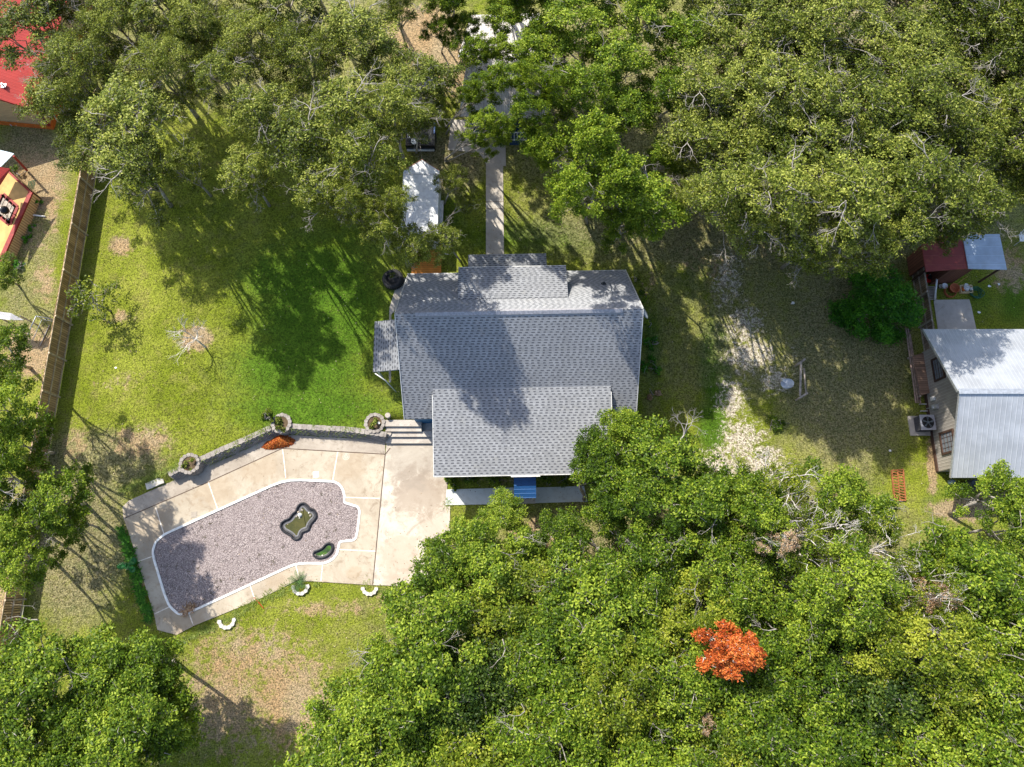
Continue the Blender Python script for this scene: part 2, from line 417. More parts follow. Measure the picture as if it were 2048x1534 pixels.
M_white = plain('white_paint', (.80, .80, .78), .55, var=.08, dirt=(.55, .5, .42))
M_pgrav = gravelmat('pink_grey_gravel', [(.19, .155, .155), (.35, .295, .29), (.28, .235, .235), (.45, .39, .38), (.23, .19, .19)])

def cr(px, off=(0, 0), sc=1.0): return [(a/sc+off[0], b/sc+off[1]) for a, b in px]
def smooth_ring(pts, n=6):
    """Catmull-Rom where the outline curves"""
    return pts
DZ = .05
A0 = (220, 800); SC = 2.926
cropP = lambda a, b, z=0.0: P(a/SC+A0[0], b/SC+A0[1], z)
deck_ring = [(110,592),(75,625),(80,690),(110,770),(165,945),(260,1255),(280,1345),(392,1374),(490,1322),(850,1175),(1000,1105),(1085,1060),(1170,1060),(1535,1083),(1610,318),(1010,283),(580,480),(90,692)]
pool_ring = [(1030,465),(1310,478),(1345,495),(1365,528),(1373,560),(1370,600),(1450,625),(1462,650),(1450,760),(1440,805),(1425,820),(1345,828),(1338,860),(1330,900),(1300,935),(1255,955),(1090,955),(820,1080),(440,1255),(400,1250),(350,1205),(320,1130),(260,930),(253,885),(270,830),(320,787)]
def round_ring(pts, k=.32):
    out = []
    n = len(pts)
    for i in range(n):
        a, b, c = Vector(pts[i-1]), Vector(pts[i]), Vector(pts[(i+1) % n])
        l = min((a-b).length, (c-b).length)*k
        p0 = b+(a-b).normalized()*l; p2 = b+(c-b).normalized()*l
        for tt in (0, .33, .66, 1): out.append(tuple(p0*(1-tt)**2+b*2*tt*(1-tt)+p2*tt*tt))
    return out
pool_px = round_ring(pool_ring)
poolW = [cropP(a, b) for a, b in pool_px]
def offset_ring(ring, d):
    n = len(ring); ar = sum(ring[i].x*ring[(i+1) % n].y-ring[(i+1) % n].x*ring[i].y for i in range(n)); s = 1 if ar > 0 else -1
    out = []
    for i in range(n):
        t_ = (ring[(i+1) % n]-ring[i-1]); t_.z = 0
        if t_.length < 1e-6: out.append(ring[i].copy()); continue
        t_.normalize(); nrm = Vector((t_.y, -t_.x, 0))*s
        out.append(ring[i]+nrm*d)
    return out
# deck: a slab with the pool shape cut through it, made by joining the two outlines with a bridge
def holed_slab(mb, outer, inner, z0, z1, mi=0):
    from mathutils.geometry import tessellate_polygon
    o_ = [Vector((p.x, p.y, 0)) for p in outer]; i_ = [Vector((p.x, p.y, 0)) for p in inner]
    tris = tessellate_polygon([o_, i_]); allp = o_+i_
    for t3 in tris:
        a, b, c = (allp[k] for k in t3)
        if (b-a).cross(c-a).z < 0: a, c = c, a
        mb.face([(a.x, a.y, z1), (b.x, b.y, z1), (c.x, c.y, z1)], uvs=[(a.x, a.y), (b.x, b.y), (c.x, c.y)], mi=mi)
    for ring, flip in ((o_, False), (i_, True)):
        n = len(ring); ar = sum(ring[k].x*ring[(k+1) % n].y-ring[(k+1) % n].x*ring[k].y for k in range(n))
        r = ring if (ar > 0) != flip else ring[::-1]
        for k in range(n):
            a, b = r[k], r[(k+1) % n]
            mb.face([(a.x, a.y, z0), (b.x, b.y, z0), (b.x, b.y, z1), (a.x, a.y, z1)], mi=mi)
mb = MB(); holed_slab(mb, [cropP(a, b) for a, b in deck_ring], offset_ring(poolW, .02), -.1, DZ)
tag(mb.build('pool_deck', M_deck), kind='structure')
mb = MB(); st = [cropP(a, b) for a, b in [(90,692),(580,480),(1010,283),(1610,318),(1612,236),(1350,222),(1080,206),(960,212),(700,335),(420,450),(110,590),(75,625)]]
mb.slab(st, -.1, DZ-.012); tag(mb.build('upper_deck_strip', M_strip), kind='structure')
mb = MB(); st = [P(a, b) for a, b in [(771,909),(774,882),(900,882),(900,950),(896,950),(892,1012),(900,1012),(900,1060),(850,1174),(744.5,1170)]]
mb.slab(st, -.1, DZ-.006); tag(mb.build('driveway', M_drive), kind='structure')
cb = MB(); ow = offset_ring(poolW, .07); inn = offset_ring(poolW, -.06)
holed_slab(cb, ow, inn, -.1, DZ+.035)
coping = cb.build('pool_coping', M_white); tag(coping, 'white painted coping tracing the outline of the filled-in pool', 'pool coping')
gb = MB(); gb.slab(offset_ring(poolW, -.05), -.1, .035)
gr = gb.build('gravel', M_pgrav); tag(gr, kind='stuff', label='pinkish grey gravel filling the old swimming pool')
def strip(mb, a, b, wd, z0, z1, mi=0):
    d = (b-a); d.z = 0; d.normalize(); n = Vector((-d.y, d.x, 0))*wd/2
    mb.slab([a+n, b+n, b-n, a-n], z0, z1, mi=mi)
jm = MB()
for a, b in [((1012,290),(1030,456)),((1334,302),(1305,468)),((1378,570),(1580,576)),((1345,875),(1555,885)),((1087,962),(1105,1028)),((1245,962),(1236,1060)),((822,1088),(850,1168)),((465,1250),(490,1318)),((346,1212),(262,1252)),((250,915),(168,945)),((270,630),(318,785)),((577,482),(632,640))]:
    strip(jm, cropP(*a), cropP(*b), .055, DZ+.0005, DZ+.004)
tag(jm.build('deck_joints', M_joint), kind='structure')
jm = MB()
for a, b in [((1611,318),(1538,1080)),((90,691),(580,480)),((580,480),(1010,284)),((1010,284),(1610,318)),((1610,320),(1640,282))]:
    strip(jm, cropP(*a), cropP(*b), .05, DZ+.001, DZ+.006)
tag(jm.build('dark_deck_joints', M_djoint), kind='structure')
# skimmer lids and drains
for i, (px, py, r, lab) in enumerate([(632,949,.17,'square white skimmer lid in the deck above the pool'),(388,1029,.17,'square worn skimmer lid in the shaded deck left of the pool')]):
    mb = MB(); mb.box(P(px, py, DZ+.008), (.36, .36, .014), .1); mb.box(P(px, py, DZ+.018), (.26, .26, .008), .1)
    tag(mb.build('skimmer_lid', M_white if i == 0 else M_strip), lab, 'skimmer lid', 'skimmer lids in the pool deck')
for px, py, lab in [(882,1019,'round drain cover in the driveway right of the dark stain'),(692,913,'small pale patch plate in the upper deck strip')]:
    mb = MB(); c = P(px, py, DZ)
    mb.lathe(c, [(0, .008), (.13, .008), (.15, .0)], 20); mb.lathe(c, [(.17, -.003), (.2, .006), (.24, -.003)], 20)
    tag(mb.build('drain_cover', M_drive), lab, 'drain cover')

# front path, walks
mb = MB(); mb.slab([P(a, b, .05) for a, b in [(893,979),(1027,975),(1070,975),(1168,972),(1175,1003),(1070,1006),(1025,1008),(891,1010)]], -.1, .05)
tag(mb.build('front_path', M_pale), kind='structure')
mb = MB(); mb.slab([P(a, b, .06) for a, b in [(1026,983),(1068,983),(1071,1007),(1060,1007),(1026,1008)]], -.1, .056)
tag(mb.build('doorstep_slab', M_walk), kind='structure')
RZ = RH+.04
def gslab(name, px, mat, dz=.04, th=.25):
    mb = MB(); mb.slab([G(a, b, dz) for a, b in px], 0, th=th); return tag(mb.build(name, mat), kind='structure')
gslab('side_walk', [(806,556),(830,556),(850,700),(846,842),(774,842),(778,760),(777,690),(779,616),(790,580)], M_walk)
gslab('back_walk', [(972,330),(1006,330),(1008,520),(972,520)], M_walk)
gslab('back_patio', [(896,300),(902,240),(1010,240),(1012,332),(973,333),(970,322),(958,306),(940,304)], M_walk, .036)
mb = MB()
for y in (404, 418): strip(mb, G(972, y), G(1007, y), .03, RH+.0405, RH+.044)
tag(mb.build('walk_joints', M_djoint), kind='structure')
gslab('shed_slab', [(1867,602),(1872,600),(1938,599),(1942,612),(1948,640),(1953,662),(1876,663)], concrete('rough_slab', (.42, .38, .34), (.56, .52, .47), (.33, .29, .24)), .03)
# ------------------------------------------------------------------ the main house
M_sh = shingles('grey_shingles', (.375, .385, .405), (.07, .075, .09))
M_ridge = plain('ridge_shingles', (.31, .31, .34), .9, var=.2, scale=9)
M_blue = plain('blue_siding', (.03, .13, .27), .7, var=.15)
M_trim = plain('white_trim', (.66, .66, .64), .6, var=.1, dirt=(.4, .36, .3))
M_bluemet = ribbed('blue_metal', (.012, .065, .19), .24, .4, .25, ribcol=(.03, .12, .32))
M_galv = plain('galvanised', (.52, .54, .56), .4, .6, var=.15)
M_glass = NT('window_glass'); _p = M_glass.principled((.03, .035, .045), .08, 0, None, .6); M_glass = M_glass.fin(_p)

HR = math.radians(1.1); HC = Vector((.45, 12.0, 0))
def HW(x, y, z):                                           # house frame -> world
    c, s = math.cos(HR), math.sin(HR); x -= HC.x; y -= HC.y
    return Vector((HC.x+x*c-y*s, HC.y+x*s+y*c, z))
house = empty('house', (HC.x, HC.y, 0), 'blue-sided house with grey shingle roofs and rear and front shed dormers, at the centre', 'house')
XL, XR = -6.36, 7.22; YN, YR_, YS = 18.24, 13.9, 8.9; ZN, ZR, ZS = 2.85, 7.43, 3.2
ZNs = (ZR-ZN)/(YN-YR_); ZSs = (ZR-ZS)/(YR_-YS)
def zn(y): return ZR-ZNs*(y-YR_)
def zs(y): return ZR-ZSs*(YR_-y)
def roofplane(name, quad, th=.13, mat=M_sh, label=None):
    """quad in house frame, ccw from above"""
    mb = MB(); t_ = [HW(*p) for p in quad]; mb.prism(t_, [Vector((p.x, p.y, p.z-th)) for p in t_])
    return part(mb, name, mat, house, label=label)
rf = roofplane('roof', [(XL, YR_, ZR), (XR, YR_, ZR), (XR, YN, ZN), (XL, YN, ZN)], label='steep rear slope of grey shingles in tree shade')
roofplane('roof', [(XL, YS, ZS), (XR, YS, ZS), (XR, YR_, ZR), (XL, YR_, ZR)], label='main front slope of grey shingles')
mb = MB(); 
for sx in range(44):
    x0 = XL+1.1+(XR-XL-2.2)*sx/44; x1 = XL+1.1+(XR-XL-2.2)*(sx+1)/44-.004
    lift = .02+.004*(sx % 3)
    mb.prism([HW(x0, YR_-.16, ZR-.16*ZSs+lift+.05), HW(x1, YR_-.16, ZR-.16*ZSs+lift+.05), HW(x1, YR_, ZR+lift+.05), HW(x0, YR_, ZR+lift+.05)],
             [HW(x0, YR_-.16, ZR-.16*ZSs), HW(x1, YR_-.16, ZR-.16*ZSs), HW(x1, YR_, ZR), HW(x0, YR_, ZR)])
    mb.prism([HW(x0, YR_, ZR+lift+.05), HW(x1, YR_, ZR+lift+.05), HW(x1, YR_+.16, ZR-.16*ZNs+lift+.05), HW(x0, YR_+.16, ZR-.16*ZNs+lift+.05)],
             [HW(x0, YR_, ZR), HW(x1, YR_, ZR), HW(x1, YR_+.16, ZR-.16*ZNs), HW(x0, YR_+.16, ZR-.16*ZNs)])
rc = part(mb, 'ridge_cap', M_ridge, house)
# gable walls and body
wi = .32
body = MB()
prof = [(YS+.35, 0), (YN-.35, 0), (YN-.35, zn(YN-.35)-.16), (YR_, ZR-.2), (YS+.35, zs(YS+.35)-.16)]
for X, d in ((XL+wi, -1), (XR-wi, 1)):
    pts = [HW(X, y, z) for y, z in prof]
    body.face(pts if d > 0 else pts[::-1])
body.face([HW(XL+wi, YS+.35, 0), HW(XR-wi, YS+.35, 0), HW(XR-wi, YS+.35, zs(YS+.35)-.16), HW(XL+wi, YS+.35, zs(YS+.35)-.16)])
body.face([HW(XR-wi, YN-.35, 0), HW(XL+wi, YN-.35, 0), HW(XL+wi, YN-.35, zn(YN-.35)-.16), HW(XR-wi, YN-.35, zn(YN-.35)-.16)])
part(body, 'wall', M_blue, house, label='blue siding walls under the main roof')
# fascia boards
mb = MB()
for X in (XL-.02, XR+.02):
    mb.beam(HW(X, YS, ZS-.09), HW(X, YR_, ZR-.09), .035, .2); mb.beam(HW(X, YR_, ZR-.09), HW(X, YN, ZN-.09), .035, .2)
mb.beam(HW(XL, YN+.02, ZN-.1), HW(XR, YN+.02, ZN-.1), .035, .18)
part(mb, 'fascia', M_trim, house)
# front extension: shallow shed roof from the main slope out to the front eave
DXL, DXR, DY0, DY1 = -4.60, 5.66, 5.5, 10.35; DZ0, DZ1 = 3.17, 4.36
roofplane('front_roof', [(DXL, DY0, DZ0), (DXR, DY0, DZ0), (DXR, DY1, zs(DY1)+.03), (DXL, DY1, zs(DY1)+.03)], label='shallow front roof in full sun with paler shingles')
fz = lambda y: DZ0+(zs(DY1)+.03-DZ0)*(y-DY0)/(DY1-DY0)
mb = MB()
for X, d in ((DXL+.25, -1), (DXR-.25, 1)):
    pts = [HW(X, DY0+.4, 0), HW(X, DY1-.1, 0), HW(X, DY1-.1, fz(DY1-.1)-.14), HW(X, DY0+.4, fz(DY0+.4)-.14)]
    mb.face(pts if d > 0 else pts[::-1])
mb.face([HW(DXL+.25, DY0+.4, 0), HW(DXR-.25, DY0+.4, 0), HW(DXR-.25, DY0+.4, fz(DY0+.4)-.14), HW(DXL+.25, DY0+.4, fz(DY0+.4)-.14)])
part(mb, 'front_wall', M_blue, house)
mb = MB(); mb.beam(HW(DXL, DY0-.02, DZ0-.09), HW(DXR, DY0-.02, DZ0-.09), .035, .17)
for X in (DXL-.02, DXR+.02): mb.beam(HW(X, DY0, DZ0-.08), HW(X, DY1-.3, fz(DY1-.3)-.08), .035, .17)
part(mb, 'front_fascia', M_trim, house)
for x in (-3.0, 3.6):
    mb = MB(); mb.box(None, (1.5, .08, 1.2), M=Matrix.Translation(HW(x, DY0+.37, 1.7)) @ Matrix.Rotation(HR, 4, 'Z'))
    wn_ = part(mb, 'window', M_trim, house)
    mb = MB(); mb.box(None, (1.36, .02, 1.06), M=Matrix.Translation(HW(x, DY0+.32, 1.7)) @ Matrix.Rotation(HR, 4, 'Z'))
    mb.build('pane', M_glass, wn_)
# rear dormer
RX0, RX1, RY1, RY0 = -3.05, 3.28, 17.5, 15.2; RZ1 = 5.32
roofplane('dormer_roof', [(RX0, RY0, zn(RY0)+.03), (RX1, RY0, zn(RY0)+.03), (RX1, RY1, RZ1), (RX0, RY1, RZ1)], label='shallow roof of the wide rear dormer, dappled with light')
dz = lambda y: zn(RY0)+.03+(RZ1-zn(RY0)-.03)*(y-RY0)/(RY1-RY0)
mb = MB()
for X, d in ((RX0+.1, -1), (RX1-.1, 1)):
    ya, yb = RY0+.2, RY1-.25
    pts = [HW(X, ya, zn(ya)-.2), HW(X, yb, zn(yb)-.2), HW(X, yb, dz(yb)-.14), HW(X, ya, dz(ya)-.14)]
    mb.face(pts if d > 0 else pts[::-1])
yb = RY1-.25
mb.face([HW(RX1-.1, yb, zn(yb)-.2), HW(RX0+.1, yb, zn(yb)-.2), HW(RX0+.1, yb, dz(yb)-.14), HW(RX1-.1, yb, dz(yb)-.14)])
part(mb, 'dormer_wall', M_blue, house)
mb = MB(); mb.beam(HW(RX0, RY1+.02, RZ1-.08), HW(RX1, RY1+.02, RZ1-.08), .03, .16); part(mb, 'dormer_fascia', M_trim, house)
# rear porch roof
roofplane('porch_roof', [(-2.62, 17.9, 3.15), (2.3, 17.9, 3.15), (2.3, 19.55, 2.72), (-2.62, 19.55, 2.72)], label='small rear porch roof meeting the walk')
for x in (-2.45, 0, 2.12):
    mb = MB(); mb.box(HW(x, 19.35, (RH+2.6)/2), (.12, .12, 2.6-RH), HR); part(mb, 'porch_post', M_trim, house)
# side porch roof over the west door, shingle courses turned a quarter
mb = MB()
q4 = [HW(-8.42, 11.98, 2.65), HW(-6.05, 11.98, 3.25), HW(-6.05, 15.2, 3.25), HW(-8.42, 15.2, 2.65)]
mb.face(q4); mb.uv[-4:] = [(0, 0), (0, 2.45), (3.22, 2.45), (3.22, 0)]
b4 = [Vector((p.x, p.y, p.z-.13)) for p in q4]
for i in range(4): mb.face([b4[i], b4[(i+1) % 4], q4[(i+1) % 4], q4[i]])
mb.face(b4[::-1])
part(mb, 'side_porch_roof', M_sh, house, label='small west porch roof with its courses running north to south')
for y in (12.15, 15.05):
    mb = MB(); mb.box(HW(-8.2, y, 1.6), (.11, .11, 2.0), HR); part(mb, 'porch_post', M_trim, house)
mb = MB(); mb.tube([HW(-8.3, 11.9, 2.6), HW(-7.7, 11.5, 2.4), HW(-7.3, 11.2, .7)], .035, 8); part(mb, 'downspout', M_trim, house, True)
# blue canopy over the front door and its bracket rail
mb = MB(); t_ = [HW(-.02, 4.25, 2.35), HW(1.26, 4.25, 2.35), HW(1.26, 5.95, 2.75), HW(-.02, 5.95, 2.75)]
mb.prism(t_, [Vector((p.x, p.y, p.z-.05)) for p in t_]); cv = mb
for i in range(4): pass
cv.uv = [(y_, x_) if k < 4 else (x_, y_) for k, (x_, y_) in enumerate(cv.uv)]
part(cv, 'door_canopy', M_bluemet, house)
mb = MB(); mb.beam(HW(-.18, 5.42, 3.12), HW(1.5, 5.42, 3.12), .07, .09); part(mb, 'gutter_rail', M_trim, house)
for x in (.08, 1.16):
    mb = MB(); mb.box(HW(x, 4.4, 1.17), (.09, .09, 2.3), HR); part(mb, 'canopy_post', M_trim, house)
# vent pipe on the rear slope and meter dish on the east gable
mb = MB(); c = HW(5.55, 16.6, zn(16.6)); mb.cyl(c-Vector((0, 0, .1)), .05, .4, 12); mb.lathe(c, [(.16, -.02), (.07, .09)], 12)
part(mb, 'vent_pipe', plain('dark_vent', (.06, .07, .08)), house, True)
def dish(name, c, yaw, tilt, r, label, mast=.9, col=(.36, .42, .52), parent=None, arm=True):
    e = empty(name, (c[0], c[1], c[2]), label, 'satellite dish')
    M = Matrix.Translation(Vector(c)+Vector((0, 0, mast))) @ Matrix.Rotation(yaw, 4, 'Z') @ Matrix.Rotation(tilt, 4, 'Y')
    mb = MB(); n = 28; R = []
    for r_, z_ in ((0.001, 0), (r*.35, r*.03), (r*.7, r*.13), (r, r*.27), (r*1.02, r*.25), (r*.7, r*.1), (r*.3, -.02), (.001, -.03)):
        R.append([M @ Vector((r_*1.12*math.cos(2*math.pi*k/n), r_*math.sin(2*math.pi*k/n), z_)) for k in range(n)])
    for i in range(len(R)-1):
        for k in range(n): mb.face([R[i][k], R[i][(k+1) % n], R[i+1][(k+1) % n], R[i+1][k]])
    part(mb, 'reflector', plain(name+'_paint', col, .35, .1, var=.12), e, True)
    mb = MB(); mb.tube([M @ Vector((0, 0, -.05)), Vector(c)+Vector((0, 0, mast*.9)), Vector(c)+Vector((0, 0, -.05))], .03, 10)
    part(mb, 'mast', M_galv, e, True)
    mb = MB(); tip = M @ Vector((r*.75, 0, r*1.25)); mb.beam(M @ Vector((r*1.0, 0, .0)), tip, .03, .03)
    mb.beam(M @ Vector((-r*.1, 0, -.02)), M @ Vector((r*1.0, 0, .0)), .03, .03)
    part(mb, 'feed_arm', M_galv, e)
    mb = MB(); 
    for s in (-.06, .06): mb.tube([tip+Vector((0, s, 0)), tip+(M.to_3x3() @ Vector((-.12, 0, -.08)))+Vector((0, s, 0))], .04, 10)
    part(mb, 'feed_horn', M_white, e, True)
    return e
mb = MB(); M = Matrix.Translation(HW(7.5, 14.05, 6.2)) @ Matrix.Rotation(.3, 4, 'Z')
mb.lathe((0, 0, 0), [(0.001, 0), (.2, .03), (.3, .1), (.31, .09), (.2, .0), (.001, -.03)], 20)
mb.v = [tuple(M @ Matrix.Rotation(1.0, 4, 'Y') @ Vector(p)) for p in mb.v]
part(mb, 'gable_dish', plain('gable_dish_paint', (.3, .34, .38), .4), house, True)
mb = MB(); mb.tube([HW(6.95, 14.0, 5.6), HW(7.35, 14.0, 5.8), HW(7.5, 14.05, 6.15)], .025, 8); part(mb, 'gable_bracket', M_galv, house, True)

# ------------------------------------------------------------------ steps, bollards, retaining wall
M_step = concrete('step_concrete', (.36, .32, .28), (.50, .46, .41), (.22, .18, .15), scale=1.1)
M_cmu = concrete('wall_block', (.23, .205, .185), (.36, .33, .30), (.12, .10, .085), scale=2.0)
stairs = empty('concrete_steps', tuple(P(815, 866)), 'four broad concrete steps from the pool deck up to the side walk', 'steps')
ys = [P(815, 887).y, P(815, 874, .15).y, P(815, 863.5, .29).y, P(815, 853.5, .43).y, P(815, 842, .57).y]
for i in range(4):
    z = .05+(RH+.04-.05)*(i+1)/4
    x0 = P(774, 866).x; x1 = P(868 if i < 2 else 845, 866).x
    y0 = ys[i]; y1 = ys[i+1]+.0 if i < 3 else ys[4]+.02
    mb = MB(); mb.slab([Vector((x0, y0, 0)), Vector((x1, y0, 0)), Vector((x1, y1+.02, 0)), Vector((x0, y1+.02, 0))], -.05, z)
    mb2 = MB(); mb2.slab([Vector((x0-.01, y0-.03, 0)), Vector((x1+.01, y0-.03, 0)), Vector((x1+.01, y0+.02, 0)), Vector((x0-.01, y0+.02, 0))], z-.05, z+.004)
    part(mb, 'step', M_step, stairs); part(mb2, 'nosing', M_step, stairs)
mb = MB(); mb.slab([Vector((P(845, 866).x, ys[2], 0)), Vector((P(868, 866).x, ys[2], 0)), Vector((P(868, 866).x, ys[4], 0)), Vector((P(845, 866).x, ys[4], 0))], -.05, .24)
part(mb, 'landing', M_step, stairs)
for px, py, h_, lab in [(778, 834, .75, 'round concrete bollard standing at the top of the steps'), (777, 851, .62, 'round concrete bollard beside the upper steps against the block wall'), (780, 870, .46, 'lowest round concrete bollard beside the lower steps')]:
    c = G(px, py); c.z = 0 if h_ < .7 else RH
    hh = (.74, .62, .42)[[.75, .62, .46].index(h_)]-(RH if h_ > .7 else 0)+(.25 if h_ > .7 else 0)
    mb = MB(); mb.lathe(c, [(.15, 0), (.15, hh-.03), (.17, hh-.02), (.17, hh+.03), (.15, hh+.05), (.001, hh+.055)], 22)
    tag(mb.build('bollard', M_step, smooth=False), lab, 'bollard', 'round bollards beside the steps')
rng = random.Random(5)
wall = empty('retaining_wall', tuple(P(560, 872)), 'low wall of split grey blocks holding the lawn above the pool deck', 'retaining wall')
def blocks_along(path, courses, z0, bh, bl, depth, name, parent, mat, inset=.015, closed=False):
    for c_ in range(courses):
        mb = MB(); s_ = (0 if c_ % 2 == 0 else bl/2)
        seg = [(path[i], path[i+1]) for i in range(len(path)-1)]; tot = sum((b-a).length for a, b in seg)
        while s_ < tot-.02:
            e_ = min(tot, s_+bl*.965)
            def at(d):
                for a, b in seg:
                    L = (b-a).length
                    if d <= L: return a+(b-a)*(d/L)
                    d -= L
                return seg[-1][1]
            a, b = at(s_), at(e_); d = (b-a)
            if d.length > .05:
                d.normalize(); n = Vector((-d.y, d.x, 0))
                off = n*(depth/2+inset*c_+rng.uniform(-.012, .012))
                zb = z0+bh*c_
                f0 = a+off-n*depth/2; f1 = b+off-n*depth/2; m_ = (f0+f1)/2-n*.04
                bk0 = a+off+n*depth/2; bk1 = b+off+n*depth/2
                zt = zb+bh*rng.uniform(.9, .985)
                top = [Vector((p.x, p.y, zt)) for p in (f0, m_, f1, bk1, bk0)]; bot = [Vector((p.x, p.y, zb)) for p in (f0, m_, f1, bk1, bk0)]
                mb.prism(top, bot)
            s_ += bl
        part(mb, name, mat, parent)
path = [p.copy() for p in WALLW[:-1]]; path[0] = P(352, 961); path = path[:1]+path[1:]
path = [P(352, 961), P(400, 938), P(455, 913), P(505, 891), P(548, 871), P(572, 866), P(600, 868), P(645, 871), P(690, 873), P(735, 878), P(774, 884)]
path = [p+Vector((0, -.05, 0)) for p in path]
blocks_along(path, 7, 0.02, .1, .3, .30, 'block_course', wall, M_cmu, inset=.042)
def ring_planter(px, py, r, z0, courses, label, cat='planter', bh=.12, mat=None, soil=True, arc=(0, 2*math.pi), bl=.26, wob=.02):
    c = P(px, py, z0+courses*bh) ; e = empty('ring_planter', (c.x, c.y, z0), label, cat)
    for k in range(courses):
        mb = MB(); n = max(6, int((arc[1]-arc[0])*r/bl)); rr = r
        for i in range(n):
            a0 = arc[0]+(arc[1]-arc[0])*(i+(k % 2)*.5)/n; a1 = a0+(arc[1]-arc[0])/n*.93
            if a1 > arc[1]+.3 and arc[1] < 6: continue
            ro = rr+.02+rng.uniform(-wob, wob); ri = rr-.17; zt = z0+bh*(k+1)*rng.uniform(.96, 1.0); zb = z0+bh*k
            am = (a0+a1)/2
            ring = [(ri, a0), (ro*.97, a0), (ro+.03, am), (ro*.97, a1), (ri, a1)]
            mb.prism([(c.x+q_*math.cos(t_), c.y+q_*math.sin(t_), zt) for q_, t_ in ring], [(c.x+q_*math.cos(t_), c.y+q_*math.sin(t_), zb) for q_, t_ in ring])
        part(mb, 'block_ring', mat or M_cmu, e)
    if soil:
        mb = MB(); mb.cyl((c.x, c.y, z0), r-.12, courses*bh-.07, 24); part(mb, 'soil', M_soil, e)
    return c
M_soil = plain('soil', (.10, .07, .04), .95, scale=8, bump=.8)
PL1 = ring_planter(749, 846, .62, .0, 7, 'ring planter of grey blocks at the head of the block wall beside the steps', bh=.115)
PL2 = ring_planter(562, 846, .6, .05, 7, 'ring planter of grey blocks at the bend of the wall above the orange mulch', bh=.115)
PL3 = ring_planter(378, 927, .62, .02, 8, 'ring planter of pale stones at the lower left end of the block wall', bh=.11)
M_palestone = concrete('pale_stone', (.50, .47, .42), (.64, .61, .56), (.33, .29, .24), scale=2)
PL4 = ring_planter(600, 1173, .50, 0, 1, 'scalloped pale stone edging around the spiky cycad below the pool deck', 'plant edging', bh=.16, mat=M_palestone, soil=False, arc=(math.pi*.95, math.pi*2.1))
PL5 = ring_planter(739, 1174, .48, 0, 1, 'half ring of pale stones at the deck edge below the driveway joint', 'plant edging', bh=.14, mat=M_palestone, soil=False, arc=(math.pi*1.0, math.pi*2.0))
PL6 = ring_planter(453, 1240, .50, 0, 1, 'half ring of pale stones at the lower left edge of the pool deck', 'plant edging', bh=.14, mat=M_palestone, soil=False, arc=(math.pi*1.0, math.pi*2.1))
# small white pot inside the first planter
mb = MB(); c = P(758, 846, .84); mb.lathe(Vector((c.x, c.y, .74)), [(.04, 0), (.06, .1), (.075, .1), (.075, .12), (.05, .12), (.045, .04), (.001, .04)], 18)
tag(mb.build('pot', M_white, smooth=True), 'small round white pot sitting in the block planter beside the steps', 'pot')
# flat stepping stones left of the strip
for k, (px, py) in enumerate([(300, 971), (312, 966), (321, 962)]):
    mb = MB(); mb.box(G(px, py, .05), (.42, .42, .07), .35)
    tag(mb.build('paver', M_palestone, bevel=.01), ['leftmost', 'middle', 'rightmost'][k]+' of three square pavers at the top left corner of the pool deck', 'paver', 'pavers by the pool deck')
# tyre-like planter at the north-west corner of the house
c = P(785, 556, RH+.45); e = empty('tyre_planter', (c.x, c.y, RH), 'round black tyre planter full of dead stems at the rear left house corner', 'planter')
mb = MB(); prof = []
for k in range(9): a = math.pi*(-.5+k/8); prof.append((.55+.13*math.cos(a), .22+.22*math.sin(a)))
prof += [(.42, .42), (.42, .3), (.001, .3)]
mb.lathe((c.x, c.y, RH), prof, 30); part(mb, 'tyre', plain('black_rubber', (.03, .03, .032), .8, scale=14), e, True)
mb = MB()
for k in range(34): a = 2*math.pi*k/34; mb.box(None, (.06, .045, .3), M=Matrix.Translation((c.x+.675*math.cos(a), c.y+.675*math.sin(a), RH+.22)) @ Matrix.Rotation(a, 4, 'Z'))
part(mb, 'tread', MATS['black_rubber'], e)

# leaves blown onto the roofs
g = np.random.default_rng(5); pts = []
for _ in range(420):
    x = g.uniform(XL+.2, XR-.2); y = g.uniform(YS+.1, YN-.2)
    if g.uniform() < .35: y = YR_+.2+abs(g.normal(0, .5))
    if DXL < x < DXR and y < DY1: pts.append(HW(x, y, fz(y)+.02)); continue
    if RX0 < x < RX1 and RY0 < y < RY1: pts.append(HW(x, y, dz(y)+.02)); continue
    pts.append(HW(x, y, (zs(y) if y < YR_ else zn(y))+.02))
for _ in range(120):
    y = g.uniform(DY0+.1, DY1); pts.append(HW(g.uniform(DXL+.1, DXR-.1), y, fz(y)+.02))
for _ in range(130): pts.append(HW(g.choice([g.uniform(DXL, DXR)]), DY1+abs(g.normal(0, .05)), zs(DY1)+.05))
# ------------------------------------------------------------------ plants
L_olive = leafmat('olive_leaves', (.022, .036, .005), (.100, .142, .013), (.39, .42, .085), .30)
L_bright = leafmat('bright_leaves', (.026, .055, .004), (.088, .160, .009), (.33, .41, .04), .33)
L_lime = leafmat('lime_leaves', (.05, .085, .006), (.135, .19, .012), (.38, .41, .045), .34)
L_dark = leafmat('dark_leaves', (.012, .030, .005), (.055, .10, .012), (.20, .27, .04), .28)
L_vivid = leafmat('vivid_leaves', (.02, .09, .008), (.07, .24, .014), (.17, .42, .03), .34)
L_orange = leafmat('dead_orange_leaves', (.16, .03, .008), (.46, .085, .015), (.62, .22, .05), .2)
L_dry = leafmat('dry_leaves', (.18, .10, .05), (.38, .24, .14), (.55, .42, .28), .1)
L_grass = leafmat('grass_blades', (.05, .09, .012), (.13, .20, .02), (.30, .34, .08), .25)
M_bark = plain('grey_bark', (.30, .275, .25), .85, var=.35, scale=3, bump=.6)
M_bark2 = plain('pale_dead_bark', (.56, .52, .49), .8, var=.25, scale=3, bump=.5)

